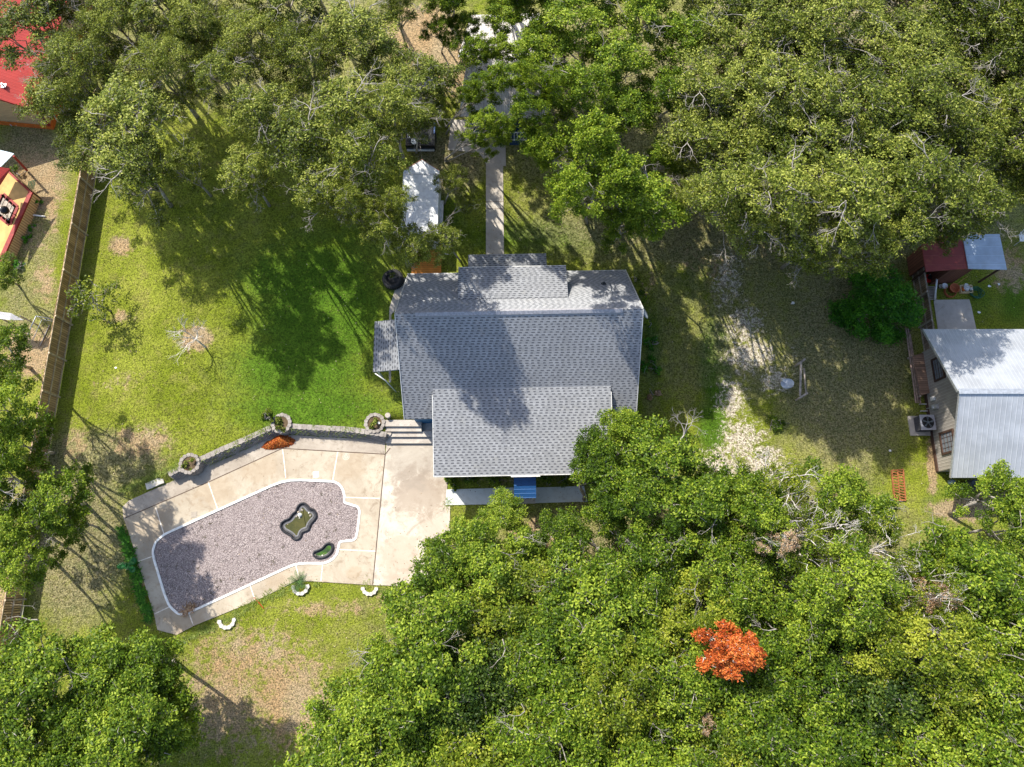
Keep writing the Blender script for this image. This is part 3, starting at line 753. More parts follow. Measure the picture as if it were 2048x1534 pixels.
def leaves_mesh(name, C, N, T, L, W, tone, mat):
    """one diamond leaf per row"""
    n = len(C); Nn = N/np.linalg.norm(N, axis=1, keepdims=True)
    T = T-(T*Nn).sum(1, keepdims=True)*Nn; T /= np.linalg.norm(T, axis=1, keepdims=True)+1e-9
    B = np.cross(Nn, T); L = L[:, None]/2; W = W[:, None]/2
    v = np.stack([C-T*L, C+B*W-T*L*.1, C+T*L, C-B*W-T*L*.1], 1).reshape(-1, 3)
    me = npmesh(name, v, np.arange(n*4).reshape(n, 4), mat)
    a = me.attributes.new('tone', 'FLOAT', 'FACE'); a.data.foreach_set('value', tone.astype('f'))
    return me

def crown_points(g, R, H, depth, nc, flat=.55, lob=.30):
    pts = []; ph = g.uniform(0, 6.28, 4); tries = 0
    md = R*1.55/math.sqrt(nc)
    while len(pts) < nc and tries < 6000:
        tries += 1
        a = g.uniform(0, 2*math.pi)
        Ra = R*(1+lob*math.sin(2*a+ph[0])*.5+lob*math.sin(3*a+ph[1])*.7+lob*.5*math.sin(5*a+ph[2]))
        r = Ra*math.sqrt(g.uniform(0, 1))
        z = H-depth*(r/R)**2.0-abs(g.normal(0, .55))-(g.uniform(.35, .9)*depth if g.uniform() < .30 else 0)
        p = np.array([r*math.cos(a), r*math.sin(a), z])
        if all(np.hypot(*(p[:2]-q[:2])) > md*.8 or abs(p[2]-q[2]) > depth*.35 for q in pts): pts.append(p)
    return np.array(pts)

def tree_meshes(kind, seed, R, H, depth, nc, nsub, nleaf, LL, LW, mat, bark, rc=.75, trunk_r=.2, dead=0, twigs=4, base_split=.42, bare=0.0):
    g = np.random.default_rng(seed)
    cl = crown_points(g, R, H, depth, nc)
    # ---- leaves
    Cs, Ns, Ts, To = [], [], [], []
    tw = []; bares = []
    for c in cl:
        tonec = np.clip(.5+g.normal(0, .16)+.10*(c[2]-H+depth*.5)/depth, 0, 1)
        if g.uniform() < bare: 
            bares.append(c); continue
        rr = rc*g.uniform(.75, 1.3)
        d = g.normal(0, 1, (nsub, 3)); d /= np.linalg.norm(d, axis=1, keepdims=True)
        d[:, 2] = np.abs(d[:, 2])*.75-.12
        sub = c+d*rr*(g.uniform(.25, 1.0, (nsub, 1))**.6)*np.array([1, 1, .75])
        tw.append((c, sub[:twigs]))
        lf = sub[:, None, :]+g.normal(0, 1, (nsub, nleaf, 3))*np.array([.17, .17, .10])*rc/.75
        C = lf.reshape(-1, 3); n = len(C)
        N = g.normal(0, .62, (n, 3))+np.repeat(d, nleaf, 0)*.35; N[:, 2] = np.abs(N[:, 2])+.55
        T = g.normal(0, 1, (n, 3)); T[:, 2] *= .5
        Cs.append(C); Ns.append(N); Ts.append(T); To.append(np.clip(tonec+np.repeat(g.normal(0, .13, nsub), nleaf), 0, 1))
    crown = None
    if Cs:
        C = np.concatenate(Cs); N = np.concatenate(Ns); T = np.concatenate(Ts); To = np.concatenate(To); n = len(C)
        crown = leaves_mesh(kind+'_crown', C, N, T, LL*g.uniform(.7, 1.3, n), LW*g.uniform(.7, 1.3, n), To, mat)
    # ---- trunk, limbs, twigs
    mb = MB(); h0 = H*base_split; lean = g.normal(0, .25, 2)
    top = Vector((lean[0], lean[1], h0))
    mb.tube([Vector((0, 0, -.2)), Vector((lean[0]*.2, lean[1]*.3, h0*.35)), Vector((lean[0]*.8, lean[1]*.6, h0*.7)), top], [trunk_r*1.35, trunk_r, trunk_r*.88, trunk_r*.8], 8)
    k = max(4, int(nc/8)); ang = g.uniform(0, 6.28)
    an = (np.arctan2(cl[:, 1], cl[:, 0])-ang) % (2*math.pi); rad = np.hypot(cl[:, 0], cl[:, 1])
    grp = np.where(rad < R*.35, k, (an/(2*math.pi)*k).astype(int))
    for gi in range(k+1):
        mem = cl[grp == gi]
        if not len(mem): continue
        cen = mem.mean(0); hub = Vector((cen[0]*.62, cen[1]*.62, h0+(cen[2]-h0)*.6))
        mid = (top+hub)/2+Vector(g.normal(0, .22, 3))
        r1 = trunk_r*.55
        mb.tube([top, mid, hub], [trunk_r*.7, r1, r1*.8], 6)
        for c in mem:
            c = Vector(c); d = c-hub; m1 = hub+d*.4+Vector(g.normal(0, .18, 3)); m2 = hub+d*.75+Vector(g.normal(0, .15, 3))
            mb.tube([hub, m1, m2, c], [r1*.55, r1*.4, r1*.28, .018], 4, cap=False)
    for c, subs in tw:
        c = Vector(c)
        for s_ in subs:
            s_ = Vector(s_); m1 = c+(s_-c)*.5+Vector(g.normal(0, .08, 3))
            mb.tube([c-Vector((0, 0, .25)), m1, s_+(s_-c)*.25], [.026, .018, .006], 3, cap=False)
    # dead tops standing clear of the leaves
    def fork(p, d, L, r, lev):
        m = p+d*L*.5+Vector(g.normal(0, .09*L, 3)); e1 = m+(d+Vector(g.normal(0, .25, 3))).normalized()*L*.5
        mb.tube([p, m, e1], [r, r*.8, r*.6], 4 if lev < 2 else 3, cap=False)
        if lev >= 4 or L < .16: return
        for q_ in range(int(g.integers(2, 4))):
            s0 = [m, e1, e1][q_] if q_ else e1
            nd = (d*.8+Vector(g.normal(0, .55, 3))); nd.z *= .55; nd.normalize()
            fork(s0, nd, L*g.uniform(.52, .8), r*.58, lev+1)
    for c in bares:
        c = Vector(c); a = math.atan2(c.y, c.x)+g.normal(0, .8)
        fork(c, Vector((math.cos(a), math.sin(a), .3)).normalized(), g.uniform(.4, .7), .03, 1)
    for _ in range(dead):
        i = g.integers(len(cl)); c = Vector(cl[i]); a = math.atan2(c.y, c.x)+g.normal(0, .6)
        fork(Vector((c.x*.8, c.y*.8, c.z-.35)), Vector((math.cos(a), math.sin(a), .45)).normalized(), g.uniform(.7, 1.15), .05, 0)
    me = bpy.data.meshes.new(kind+'_trunk'); me.from_pydata(mb.v, [], mb.f); me.materials.append(bark)
    me.polygons.foreach_set('use_smooth', [True]*len(mb.f)); me.update()
    return me, crown

TPL = {}
LDK = None
def template(kind, i):
    key = (kind, i)
    if key in TPL: return TPL[key]
    s = {'olive': 100, 'bright': 200, 'lime': 300, 'dark': 400, 'thin': 500, 'olive_small': 600, 'bright_small': 700}.get(kind, 900)+i
    if kind == 'olive':  m = tree_meshes('pecan', s, 3.7, 12.0, 2.7, 90, 18, 16, .16, .075, L_olive, M_bark, rc=.66, dead=4, twigs=7, trunk_r=.2, bare=.08, base_split=.36)
    elif kind == 'olive_small': m = tree_meshes('pecan', s, 2.0, 12.0, 1.6, 32, 16, 15, .16, .075, L_olive, M_bark, rc=.56, dead=2, twigs=7, trunk_r=.13, bare=.06, base_split=.36)
    elif kind == 'bright': m = tree_meshes('oak', s, 3.4, 9.5, 2.9, 72, 19, 15, .155, .083, L_bright, M_bark, rc=.64, dead=[0, 1, 0, 2, 1][i % 5], twigs=4, bare=.03, base_split=.36)
    elif kind == 'bright_small': m = tree_meshes('oak', s, 1.9, 9.5, 1.7, 32, 19, 15, .155, .083, L_bright, M_bark, rc=.52, dead=[0, 1][i % 2], twigs=4, bare=.03, trunk_r=.12, base_split=.36)
    elif kind == 'lime': m = tree_meshes('oak', s, 3.2, 9.5, 2.8, 64, 19, 15, .155, .083, L_lime, M_bark, rc=.62, dead=1, twigs=5, bare=.05, base_split=.36)
    elif kind == 'dark': m = tree_meshes('oak', s, 3.3, 8.5, 2.8, 60, 19, 16, .155, .083, L_dark, M_bark, rc=.66, dead=0, twigs=4, base_split=.3)
    elif kind == 'thin': m = tree_meshes('oak', s, 3.3, 9.3, 2.6, 62, 15, 12, .15, .08, L_lime, M_bark2, rc=.56, dead=4, twigs=6, bare=.38)
    if kind == 'dry_small': m = tree_meshes('dry_oak', s, 1.9, 9.5, 1.7, 30, 12, 9, .15, .07, L_dry, M_bark2, rc=.5, dead=1, twigs=6, bare=.3, trunk_r=.12, base_split=.36)
    TPL[key] = m; return m
HT = {'olive': 12.0, 'bright': 9.5, 'lime': 9.5, 'dark': 8.5, 'thin': 9.3, 'olive_small': 12.0, 'bright_small': 9.5, 'dry_small': 9.0}
RT = {'olive': 3.7, 'bright': 3.4, 'lime': 3.2, 'dark': 3.3, 'thin': 3.3, 'olive_small': 2.0, 'bright_small': 1.9, 'dry_small': 1.9}
NT_ = {'olive': 5, 'bright': 6, 'lime': 3, 'dark': 2, 'thin': 3, 'olive_small': 4, 'bright_small': 4, 'dry_small': 2}
TREES = []
KEEP = [(-9.2, 8.2, 12, 20.8), (-5.6, 7.5, 4.4, 12), (-6.6, -3.4, 18, 31), (24.8, 43, 3.5, 15.5), (-9, -4, 2, 10), (-4.6, 5, 20, 40), (24.5, 33, 15, 22.5)]
trng = random.Random(11)
def add_tree(px, py, kind, rpx=None, h=None, rot=None, label=None, group=None, name='tree', v=None):
    """px,py: where the crown's middle shows; rpx: its radius there in photo pixels"""
    h = h or HT[kind]*trng.uniform(.9, 1.1)
    zc = h-1.5; c = P(px, py, zc)
    r = ((1.0 if kind == 'olive' else .90)*rpx/40.0*(H0-zc)/34.0) if rpx else RT[kind]*trng.uniform(.85, 1.12)
    kind0 = kind
    if r < 2.3 and kind in ('olive', 'bright', 'lime', 'dark'): kind = 'olive_small' if kind == 'olive' else 'bright_small'
    sxy = r/RT[kind]; sz = h/HT[kind]
    tm, cm = template(kind, (trng.randrange(NT_[kind]) if v is None else v))
    bx, by = c.x, c.y
    if py < 560 or px < 420:
        gp = P(px, py, 0); k_ = min(.72, 5.5/max(.1, math.hypot(gp.x-bx, gp.y-by))); bx += (gp.x-bx)*k_; by += (gp.y-by)*k_
    #                                        # the trunk stands clear of buildings and leans to its crown
    for rx0, rx1, ry0, ry1 in KEEP:
        if rx0 < bx < rx1 and ry0 < by < ry1:
            d_ = [(bx-rx0, rx0, by), (rx1-bx, rx1, by), (by-ry0, bx, ry0), (ry1-by, bx, ry1)]
            _, bx, by = min(d_, key=lambda q_: q_[0])
    z0 = hz(bx, by); lx, ly = c.x-bx, c.y-by
    e = bpy.data.objects.new(name, None); S.collection.objects.link(e)
    e.location = (bx, by, z0); e.scale = (sxy, sxy, (h-z0)/HT[kind])
    ang_ = rot if rot is not None else trng.uniform(0, 6.28)
    for nm, me in (('trunk', tm), ('crown', cm)):
        if me is None: continue
        o = bpy.data.objects.new(nm, me); S.collection.objects.link(o); o.parent = e
        sh = Matrix.Identity(4); sh[0][2] = lx/sxy/HT[kind]; sh[1][2] = ly/sxy/HT[kind]
        o.matrix_parent_inverse = sh @ Matrix.Rotation(ang_, 4, 'Z')
    tag(e, label, 'tree', group)
    TREES.append((e, px, py, kind0 if kind0 != 'lime' or kind == 'lime' else 'bright', r)); return e

def inpoly(x, y, poly):
    c = False; n = len(poly)
    for i in range(n):
        (x1, y1), (x2, y2) = poly[i], poly[i-1]
        if (y1 > y) != (y2 > y) and x < (x2-x1)*(y-y1)/(y2-y1)+x1: c = not c
    return c
def fill(poly, kinds, d, group, seed, avoid=(), hmul=(.92, 1.08)):
    r_ = random.Random(seed); pts = []; xs = [p[0] for p in poly]; ys_ = [p[1] for p in poly]
    for _ in range(5000):
        x = r_.uniform(min(xs), max(xs)); y = r_.uniform(min(ys_), max(ys_))
        if inpoly(x, y, poly) and all(math.hypot(x-a, y-b) > d for a, b in pts) and all(math.hypot(x-a, y-b) > rr for a, b, rr in avoid)\
           and all(math.hypot(x-t_[1], y-t_[2]) > d*.8 for t_ in TREES): pts.append((x, y))
    for x, y in pts:
        k = kinds(x, y, r_) if callable(kinds) else kinds
        hm = r_.uniform(*hmul)
        if math.hypot(x-1480, y-1300) < 190: hm = min(hm, .86)
        add_tree(x, y, k, h=HT[k]*hm, group=group)
GSE = 'oaks of the lower right woods'; GNW = 'trees along the top left'; GNE = 'trees of the top right woods'; GNC = 'bright trees behind the house'
GSW = 'oaks in the bottom left corner'; GW = 'oaks along the left fence'
# trees at the edges, placed one by one
for a in [(1240,862,'bright',52,7.6),(1192,912,'bright',62,8.2),(1320,925,'lime',84,8.6),(1262,990,'bright',74,8.8),(1215,1005,'bright',50,7.5),(1395,1010,'bright',85,9),(1004,1030,'bright',42,4.6),(948,1092,'bright',66,8.0),
          (1058,1100,'bright',42,5.5),(893,1135,'bright',58,7.5),(1118,1066,'bright',48,6),(858,1238,'bright',82,9),(985,1140,'bright',75,8),(782,1308,'bright',52,7.4),(860,1340,'bright',95,9.5),(715,1440,'bright',78,8.5),
          (700,1520,'bright',66,8.5),(790,1410,'bright',80,9),(1440,985,'lime',50,8),(1560,985,'thin',85,9),(1500,1015,'lime',70,9.2),(1660,985,'bright',66,8.3),(1740,1030,'lime',60,8.3),(1620,1070,'thin',90,9.5),
          (1760,1100,'thin',95,9.6),(1870,1190,'thin',80,9.4),(1885,1115,'bright',55,7.5),(2010,985,'bright',62,6.8),(1960,1150,'bright',88,9),(2035,1060,'dark',55,7)]:
    add_tree(a[0], a[1], a[2], a[3], a[4], group=GSE)
SEP = [(1330,1050),(1440,1060),(1540,1080),(1700,1110),(1830,1180),(2000,1200),(2110,1180),(2110,1620),(690,1620),(760,1500),(860,1440),(930,1330),(940,1240),(1060,1190),(1170,1150),(1240,1070)]
for a in [(1552,1085,'dry_small',34,9.6),(1530,1040,'lime',60,9.3),(1855,1195,'dry_small',38,8.5),(1395,1440,'dry_small',26,7.5)]: add_tree(a[0], a[1], a[2], a[3], a[4], group=GSE)
fill(SEP, lambda x, y, r: 'lime' if (r.random() < (.24 if y < 1250 else .16)) else 'dark' if r.random() < .12 else ('thin' if (1600 < x < 1950 and y < 1330 and r.random() < .35) else 'bright'), 104, GSE, 3, avoid=[(1480,1300,92), (1375,1385,45), (1170,1205,40)], hmul=(.82, 1.16))
for a in [(110,1345,'bright',95,9),(225,1335,'bright',80,8.5),(315,1330,'lime',72,8.6),(40,1400,'bright',80,9),(300,1410,'bright',80,9),(180,1440,'lime',70,8.6),(345,1440,'dark',60,7.8),(60,1500,'bright',85,9),(250,1500,'bright',85,9.2),(150,1540,'lime',75,9),(20,1590,'bright',80,9)]:
    add_tree(a[0], a[1], a[2], a[3], a[4], group=GSW)
for a in [(20,560,'dark',38,4.5),(12,715,'dark',62,9.5),(22,822,'dark',72,11),(58,892,'dark',56,10),(10,965,'dark',62,9.5),(128,1000,'dark',66,9),(38,1055,'dark',62,9),(66,1120,'dark',56,8.5),(160,1050,'bright',38,8)]:
    add_tree(a[0], a[1], a[2], a[3], a[4], group=GW)
# top left
for a in [(70,70,'olive',85,11),(165,140,'olive',105,12),(120,215,'olive',62,10),(190,300,'olive',62,9.5),(262,250,'olive',95,13),(285,350,'olive',74,12.5),(330,140,'olive',100,12.5),(235,50,'olive',95,12),(395,60,'olive',95,12),(385,345,'olive',48,12),(450,165,'olive',62,13),
          (505,360,'olive',55,13),(530,240,'olive',72,13.5),(500,90,'olive',100,12),(620,300,'olive',90,14),(610,120,'olive',100,12.5),(655,390,'olive',60,14),(700,240,'olive',90,14.5),(722,330,'olive',80,15.5),(712,415,'olive',40,15.5),(752,445,'olive',36,14.8),(800,420,'olive',34,15.5),(785,232,'olive',70,14.5),(720,80,'olive',85,12),
          (836,512,'olive',44,13.5),(880,500,'olive',38,12.5),(912,378,'olive',32,11),(775,480,'olive',46,14.5),(850,180,'olive',66,12),(790,150,'olive',60,11),(800,30,'olive',45,11),(330,10,'olive',90,12),(580,10,'olive',85,12),(130,0,'olive',70,11),(850,515,'olive',30,11.5),(945,425,'olive',20,9),(852,262,'olive',44,12.5)]:
    add_tree(a[0], a[1], a[2], a[3], a[4], group=GNW)
# behind the house, the bright ones
for a in [(1010,62,'bright',60,9.5),(960,118,'bright',44,10),(958,205,'bright',36,13),(1068,170,'bright',48,10),(1046,240,'bright',56,13.5),(1010,120,'bright',44,9.2),(1022,276,'bright',40,12.5),(1062,95,'lime',50,9.6),(942,70,'bright',34,9),(1035,175,'lime',46,13),(1060,120,'lime',75,10),(1010,175,'bright',50,13.5),(988,262,'bright',40,13.5),(1100,190,'bright',44,14),(1150,60,'bright',88,11),(1230,140,'bright',85,11),(1160,190,'lime',72,13.5),(1180,290,'bright',80,14),(1070,315,'bright',60,12.5),(1015,305,'bright',28,8),(1250,240,'bright',72,10.5),
          (1275,40,'bright',90,11),(1370,90,'bright',75,11),(1142,396,'bright',70,15),(1232,372,'lime',78,13.5),(1290,425,'bright',78,11.5),(1245,455,'bright',56,8.5),(1320,330,'bright',50,9),(1055,0,'bright',70,10),(1330,200,'bright',66,10.5),(900,20,'bright',50,9),(880,80,'bright',36,8.4)]:
    add_tree(a[0], a[1], a[2], a[3], a[4], group=GNC)
for k_ in range(15): add_tree(70+138*k_, -55-(k_ % 3)*14, 'olive' if k_ < 6 or k_ > 9 else 'bright', 88, 12.0, group=GNW if k_ < 6 else (GNE if k_ > 9 else GNC))
NEP = [(1440,-20),(2110,-20),(2110,330),(2000,330),(1880,380),(1700,420),(1560,480),(1430,430),(1370,330),(1400,200)]
for a in [(1450,400,'olive',78,13.5),(1555,395,'olive',90,14.5),(1600,495,'olive',62,12.5),(1500,470,'olive',60,12),(1690,400,'olive',95,15),(1705,495,'olive',66,13),(1850,385,'olive',95,14),(1790,455,'olive',64,13.5),(1930,415,'olive',72,12.5),(1885,470,'olive',50,10.5),(2010,390,'olive',52,9.5),(1390,280,'olive',75,11),(1415,180,'olive',80,12),(2020,230,'olive',70,11),(1385,410,'olive',46,12)]:
    add_tree(a[0], a[1], a[2], a[3], a[4], group=GNE)
fill(NEP, 'olive', 108, GNE, 8)

# ---- one labelled landmark per tree, so that each label names a single crown
LM = [('the orange-leaved tree',1480,1300),('the house front corner by the driveway',870,950),('the blue door canopy',1045,965),('the white trailer',840,400),('the orange deck',852,530),('the grey metal-roofed outbuilding',1010,170),
      ('the back walk',990,400),('the red-roofed house',30,140),('the left board fence',140,420),('the red shed',1890,520),('the metal-roofed house at right',1970,830),('the wooden rail frame',1603,755),('the chalky dirt track',1500,850),
      ('the rusty ramp',1797,970),('the pool deck left end',300,1240),('the dry lawn below the pool',540,1420),('the bottom edge centre',1050,1534),('the bottom right corner',2048,1534),('the top right corner',2048,0),('the bottom left corner',0,1534),
      ('the top left corner',0,0),('the top edge centre',1024,0),('the rear right roof corner',1255,540),('the grassy gap in the top left trees',400,270),('the right picture edge',2048,1250),('the bottom edge right of centre',1500,1534),('the top edge right of centre',1600,0),
      ('the driveway lower corner',800,1170),('the black truck',845,280),('the bare white branches',1750,1160),('the lower left fence end',30,1250),('the second left-hand house',30,450),('the tan gap in the woods',1080,1065),('the right picture edge upper part',2048,300),('the top edge left of centre',500,0)]
LOOK = {'dry_small': ['withered reddish brown crown'], 'olive': ['olive-green broad crown', 'olive-green tree with pale limbs', 'dusty olive crown'], 'bright': ['bright green oak crown', 'dense bright green oak', 'fresh green oak'], 'lime': ['yellowish green oak crown'], 'dark': ['deep green oak crown'], 'thin': ['half-bare oak with white dead branches']}
DIRS = ['right of', 'upper right of', 'above', 'upper left of', 'left of', 'lower left of', 'below', 'lower right of']
used = set()
for e, px, py, kind, r in TREES:
    cand = sorted(LM, key=lambda l: math.hypot(px-l[1], py-l[2])); done = False
    size = 'small ' if r < 1.9 else ('wide ' if r > 3.3 else '')
    for nm, lx, ly in cand[:7]:
        dd = math.hypot(px-lx, py-ly); di = DIRS[int(((math.degrees(math.atan2(ly-py, px-lx)) % 360)+22.5)//45) % 8]
        far = 'just ' if dd < 110 else ('' if dd < 210 else ('well ' if dd < 330 else 'far '))
        lab = f"{size}{LOOK[kind][0]} {far}{di} {nm}"
        if lab not in used: done = True; break
    if not done:
        lab = f"{size}{LOOK[kind][-1]} between {cand[0][0]} and {cand[1][0]}"
        k = 1
        while lab in used and k < 6: lab = f"{size}{LOOK[kind][0]} between {cand[0][0]} and {cand[k+1][0]}"; k += 1
    used.add(lab); e['label'] = lab

# the orange-leaved dead tree: a lopsided three-cornered crown
tm, cm = tree_meshes('dead_oak', 79, 1.15, 10.4, 1.1, 38, 17, 14, .12, .065, L_orange, M_bark2, rc=.32, trunk_r=.11, dead=0, twigs=3)
def warp(me):
    n = len(me.vertices); a = np.empty(n*3, 'f'); me.vertices.foreach_get('co', a); a = a.reshape(-1, 3)
    x, y = a[:, 0].copy(), a[:, 1].copy()
    a[:, 0] = x*1.15*(1-.28*np.clip(y, -2, 2)/1.75)+.0; a[:, 1] = y*.95-.16*x
    me.vertices.foreach_set('co', a.ravel()); me.update()
warp(tm); warp(cm)
c = P(1480, 1306, 10.4); e = empty('orange_tree', (c.x, c.y, 0), 'dead tree with rust orange leaves standing among green oaks at lower right', 'tree')
for nm, me in (('trunk', tm), ('crown', cm)):
    o = bpy.data.objects.new(nm, me); S.collection.objects.link(o); o.parent = e

# bare young tree on the lawn
def limb_tree(seed, base, tip_px, mat):
    g = np.random.default_rng(seed); mb = MB()
    def grow(p, d, L, r, lev):
        q_ = p+d*L*.5+Vector(g.normal(0, .05*L, 3)); e1 = p+d*L+Vector(g.normal(0, .07*L, 3))
        mb.tube([p, q_, e1], [r, r*.8, r*.55], 5 if lev < 2 else 3, cap=False)
        if lev >= 4: return
        for k in range(4 if lev else 4):
            s0 = p.lerp(e1, g.uniform(.45, 1.0) if lev else g.uniform(.75, 1.0))
            nd = (d+Vector(g.normal(0, .55, 3))*(.95)); nd.z = abs(nd.z)*.6+.15; nd.normalize()
            grow(s0, nd, L*g.uniform(.5, .78), r*.52, lev+1)
    grow(base, Vector((-.12, .18, .95)).normalized(), 1.35, .06, 0)
    return mb
b0 = G(411, 694)
t_ = limb_tree(4, b0, None, M_bark2); o = t_.build('bare_tree', M_bark2); tag(o, 'small leafless pale grey tree on a tan dirt patch in the left lawn', 'bare tree')
# sapling by the fence: sparse leaves
tm, cm = tree_meshes('sapling', 41, 1.25, 3.9, 1.4, 22, 7, 6, .17, .09, L_lime, M_bark, rc=.42, trunk_r=.05, twigs=3)
b = G(222, 622); e = empty('sapling', b, 'slender leafy sapling leaning over the left board fence', 'tree')
for nm, me in (('trunk', tm), ('crown', cm)):
    o = bpy.data.objects.new(nm, me); S.collection.objects.link(o); o.parent = e
# shrubs
def shrub(px, py, R, Hh, mat, label, name='shrub', cat='shrub', seed=1, nc=14, ns=14, nl=10, LL=.13, LW=.07, group=None, flat=.6, sxy=(1, 1)):
    tm, cm = tree_meshes(name, seed, R, Hh, Hh*.6, nc, ns, nl, LL, LW, mat, M_bark, rc=min(.6, R*.42), trunk_r=.035, twigs=2, base_split=.15)
    b = G(px, py); e = empty(name, b, label, cat, group); e.scale = (sxy[0], sxy[1], 1)
    for nm, me in (('stems', tm), ('foliage', cm)):
        o = bpy.data.objects.new(nm, me); S.collection.objects.link(o); o.parent = e
    return e
shrub(1748, 622, 2.15, 3.2, L_vivid, 'large vivid green rounded shrub beside the right-hand board fence', seed=21, nc=34, ns=24, nl=18, LL=.16, LW=.09)
shrub(1716, 640, 1.25, 2.4, L_vivid, 'smaller vivid green bush merging with the big shrub near the right fence', seed=22, nc=16, ns=20, nl=16, LL=.16, LW=.09)
for i, (px, py, R, hh, m, lab) in enumerate([
    (1302,735,.62,.8,L_vivid,'bright green low bush against the right wall of the house'),(1300,690,.5,.7,L_vivid,'leafy green plant in the narrow bed right of the house'),
    (1283,600,.45,.9,L_bright,'dark shrub at the rear right corner of the house'),(1268,560,.5,1.1,L_olive,'straggly olive shrub behind the rear right house corner'),(1291,650,.4,.6,L_bright,'small plant beside the right house wall under the dish'),
    (1307,790,.4,.5,L_dry,'dry brown tuft at the right house wall near the front'),
    (905,962,.42,.7,L_bright,'leftmost front-bed shrub beside the driveway'),(945,960,.45,.7,L_bright,'front-bed shrub second from the driveway'),(985,962,.45,.75,L_bright,'front-bed shrub just left of the blue canopy'),
    (1095,962,.45,.7,L_bright,'front-bed shrub just right of the blue canopy'),(1125,962,.4,.6,L_bright,'front-bed shrub near the right end of the pale path'),
    (78,411,.30,.5,L_vivid,'uppermost small green shrub along the tan skirting at left'),(65,456,.22,.4,L_vivid,'second small green shrub along the tan skirting at left'),(58,480,.28,.45,L_vivid,'third small green shrub along the tan skirting at left'),(40,530,.36,.6,L_vivid,'lowest green shrub beside the tan skirting at left'),
    (33,345,.5,.9,L_bright,'dark green shrub beside the blue metal awning at left'),
    (1520,1160,.3,.4,L_dry,'withered brown shrub in the woods above the orange tree'),(1555,850,.55,.7,L_bright,'dark green bush on the right side of the chalky track'),
    (1130,1132,.9,.8,L_dry,'pinkish dry brush in the gap right of the lower woods edge'),
    (538,832,.36,.9,L_lime,'yellow-leaved bush beside the planter at the wall bend'),
    (222,1120,.1,.1,L_vivid,'')]):
    if lab: shrub(px, py, R, hh, m, lab, seed=50+i, nc=9, ns=12, nl=9)
for (c_, r_, m_, lab) in [(PL1, .34, L_olive, 'low green plants growing in the ring planter by the steps'), (PL2, .42, L_olive, 'bushy olive plants filling the ring planter at the wall bend'), (PL3, .42, L_olive, 'scruffy grey-green plants in the left ring planter'), ]:
    tm, cm = tree_meshes('planter_plant', int(c_.x*10) % 97+5, r_, .40, .18, 12, 10, 9, .11, .06, m_, M_bark, rc=.16, trunk_r=.01, twigs=1, base_split=.2)
    e = empty('planter_plant', (c_.x, c_.y, c_.z-.1), lab, 'plant')
    o = bpy.data.objects.new('foliage', cm); S.collection.objects.link(o); o.parent = e
c = G(784, 556); tm, cm = tree_meshes('tyre_plant', 61, .38, .5, .2, 8, 8, 8, .1, .05, L_olive, M_bark, rc=.16, trunk_r=.01, twigs=3, base_split=.2)
e = empty('tyre_plant', (c.x, P(785, 556, RH+.45).y, RH+.3), 'dry olive plant growing inside the black tyre planter', 'plant')
for nm, me in (('stems', tm), ('foliage', cm)):
    o = bpy.data.objects.new(nm, me); S.collection.objects.link(o); o.parent = e

# blades: cycad, ferns, elephant ear, border grass, weeds
def blades(mb_pts, seed, n, L, W, lift, base, spread=.03, droop=.35):
    g = np.random.default_rng(seed); C, N, T, Ls, Ws = [], [], [], [], []
    for _ in range(n):
        a = g.uniform(0, 6.28); l = L*g.uniform(.6, 1.1); d = np.array([math.cos(a), math.sin(a), 0]); p = np.array(base)+g.normal(0, spread, 3)*[1, 1, 0]
        for s in range(3):
            z1 = lift*(s+.5)/3*l*(1-droop*s/2)
            C.append(p+d*l*(s+.5)/3+[0, 0, z1]); T.append(d+[0, 0, lift*(1-droop*s)]); N.append([-d[0]*.4, -d[1]*.4, 1]); Ls.append(l*.42); Ws.append(W*(1, 1, .6)[s])
    mb_pts.append(tuple(np.array(x, float) for x in (C, N, T, Ls, Ws)))
def blade_obj(lst, name, mat, tone=.5, seed=1):
    C, N, T, Ls, Ws = (np.concatenate([l[i] for l in lst]) for i in range(5)); g = np.random.default_rng(seed)
    me = leaves_mesh(name, C, N, T, Ls, Ws, np.clip(tone+g.normal(0, .2, len(C)), 0, 1), mat)
    o = bpy.data.objects.new(name, me); S.collection.objects.link(o); return o
# cycad: each frond a midrib with leaflets
mb = MB(); c0 = P(597, 1163, .15); g = np.random.default_rng(9)
for k in range(13):
    a = 2*math.pi*k/13+g.uniform(-.15, .15); L = g.uniform(.45, .72); d = Vector((math.cos(a), math.sin(a), 0)); pr = Vector((-d.y, d.x, 0)); el = g.uniform(.25, .7)
    pos = lambda t: c0+d*L*t+Vector((0, 0, el*t-.55*t*t*el))
    for j in range(13):
        t = .12+.88*j/13; p0 = pos(t); ll = .11*math.sin(math.pi*min(1, t*.9+.08))+.02
        for s in (-1, 1):
            q_ = p0+pr*s*ll+d*ll*.5; mb.face([p0, p0+d*.022, q_+d*.012, q_])
    mb.tube([c0, pos(.5), pos(1)], [.012, .009, .003], 4)
mb.cyl((c0.x, c0.y, 0), .09, .18, 10)
tag(mb.build('cycad', plain('cycad_green', (.045, .10, .018), .5, var=.5, scale=4)), 'spiky green cycad with yellow tips inside pale scalloped stones', 'cycad')
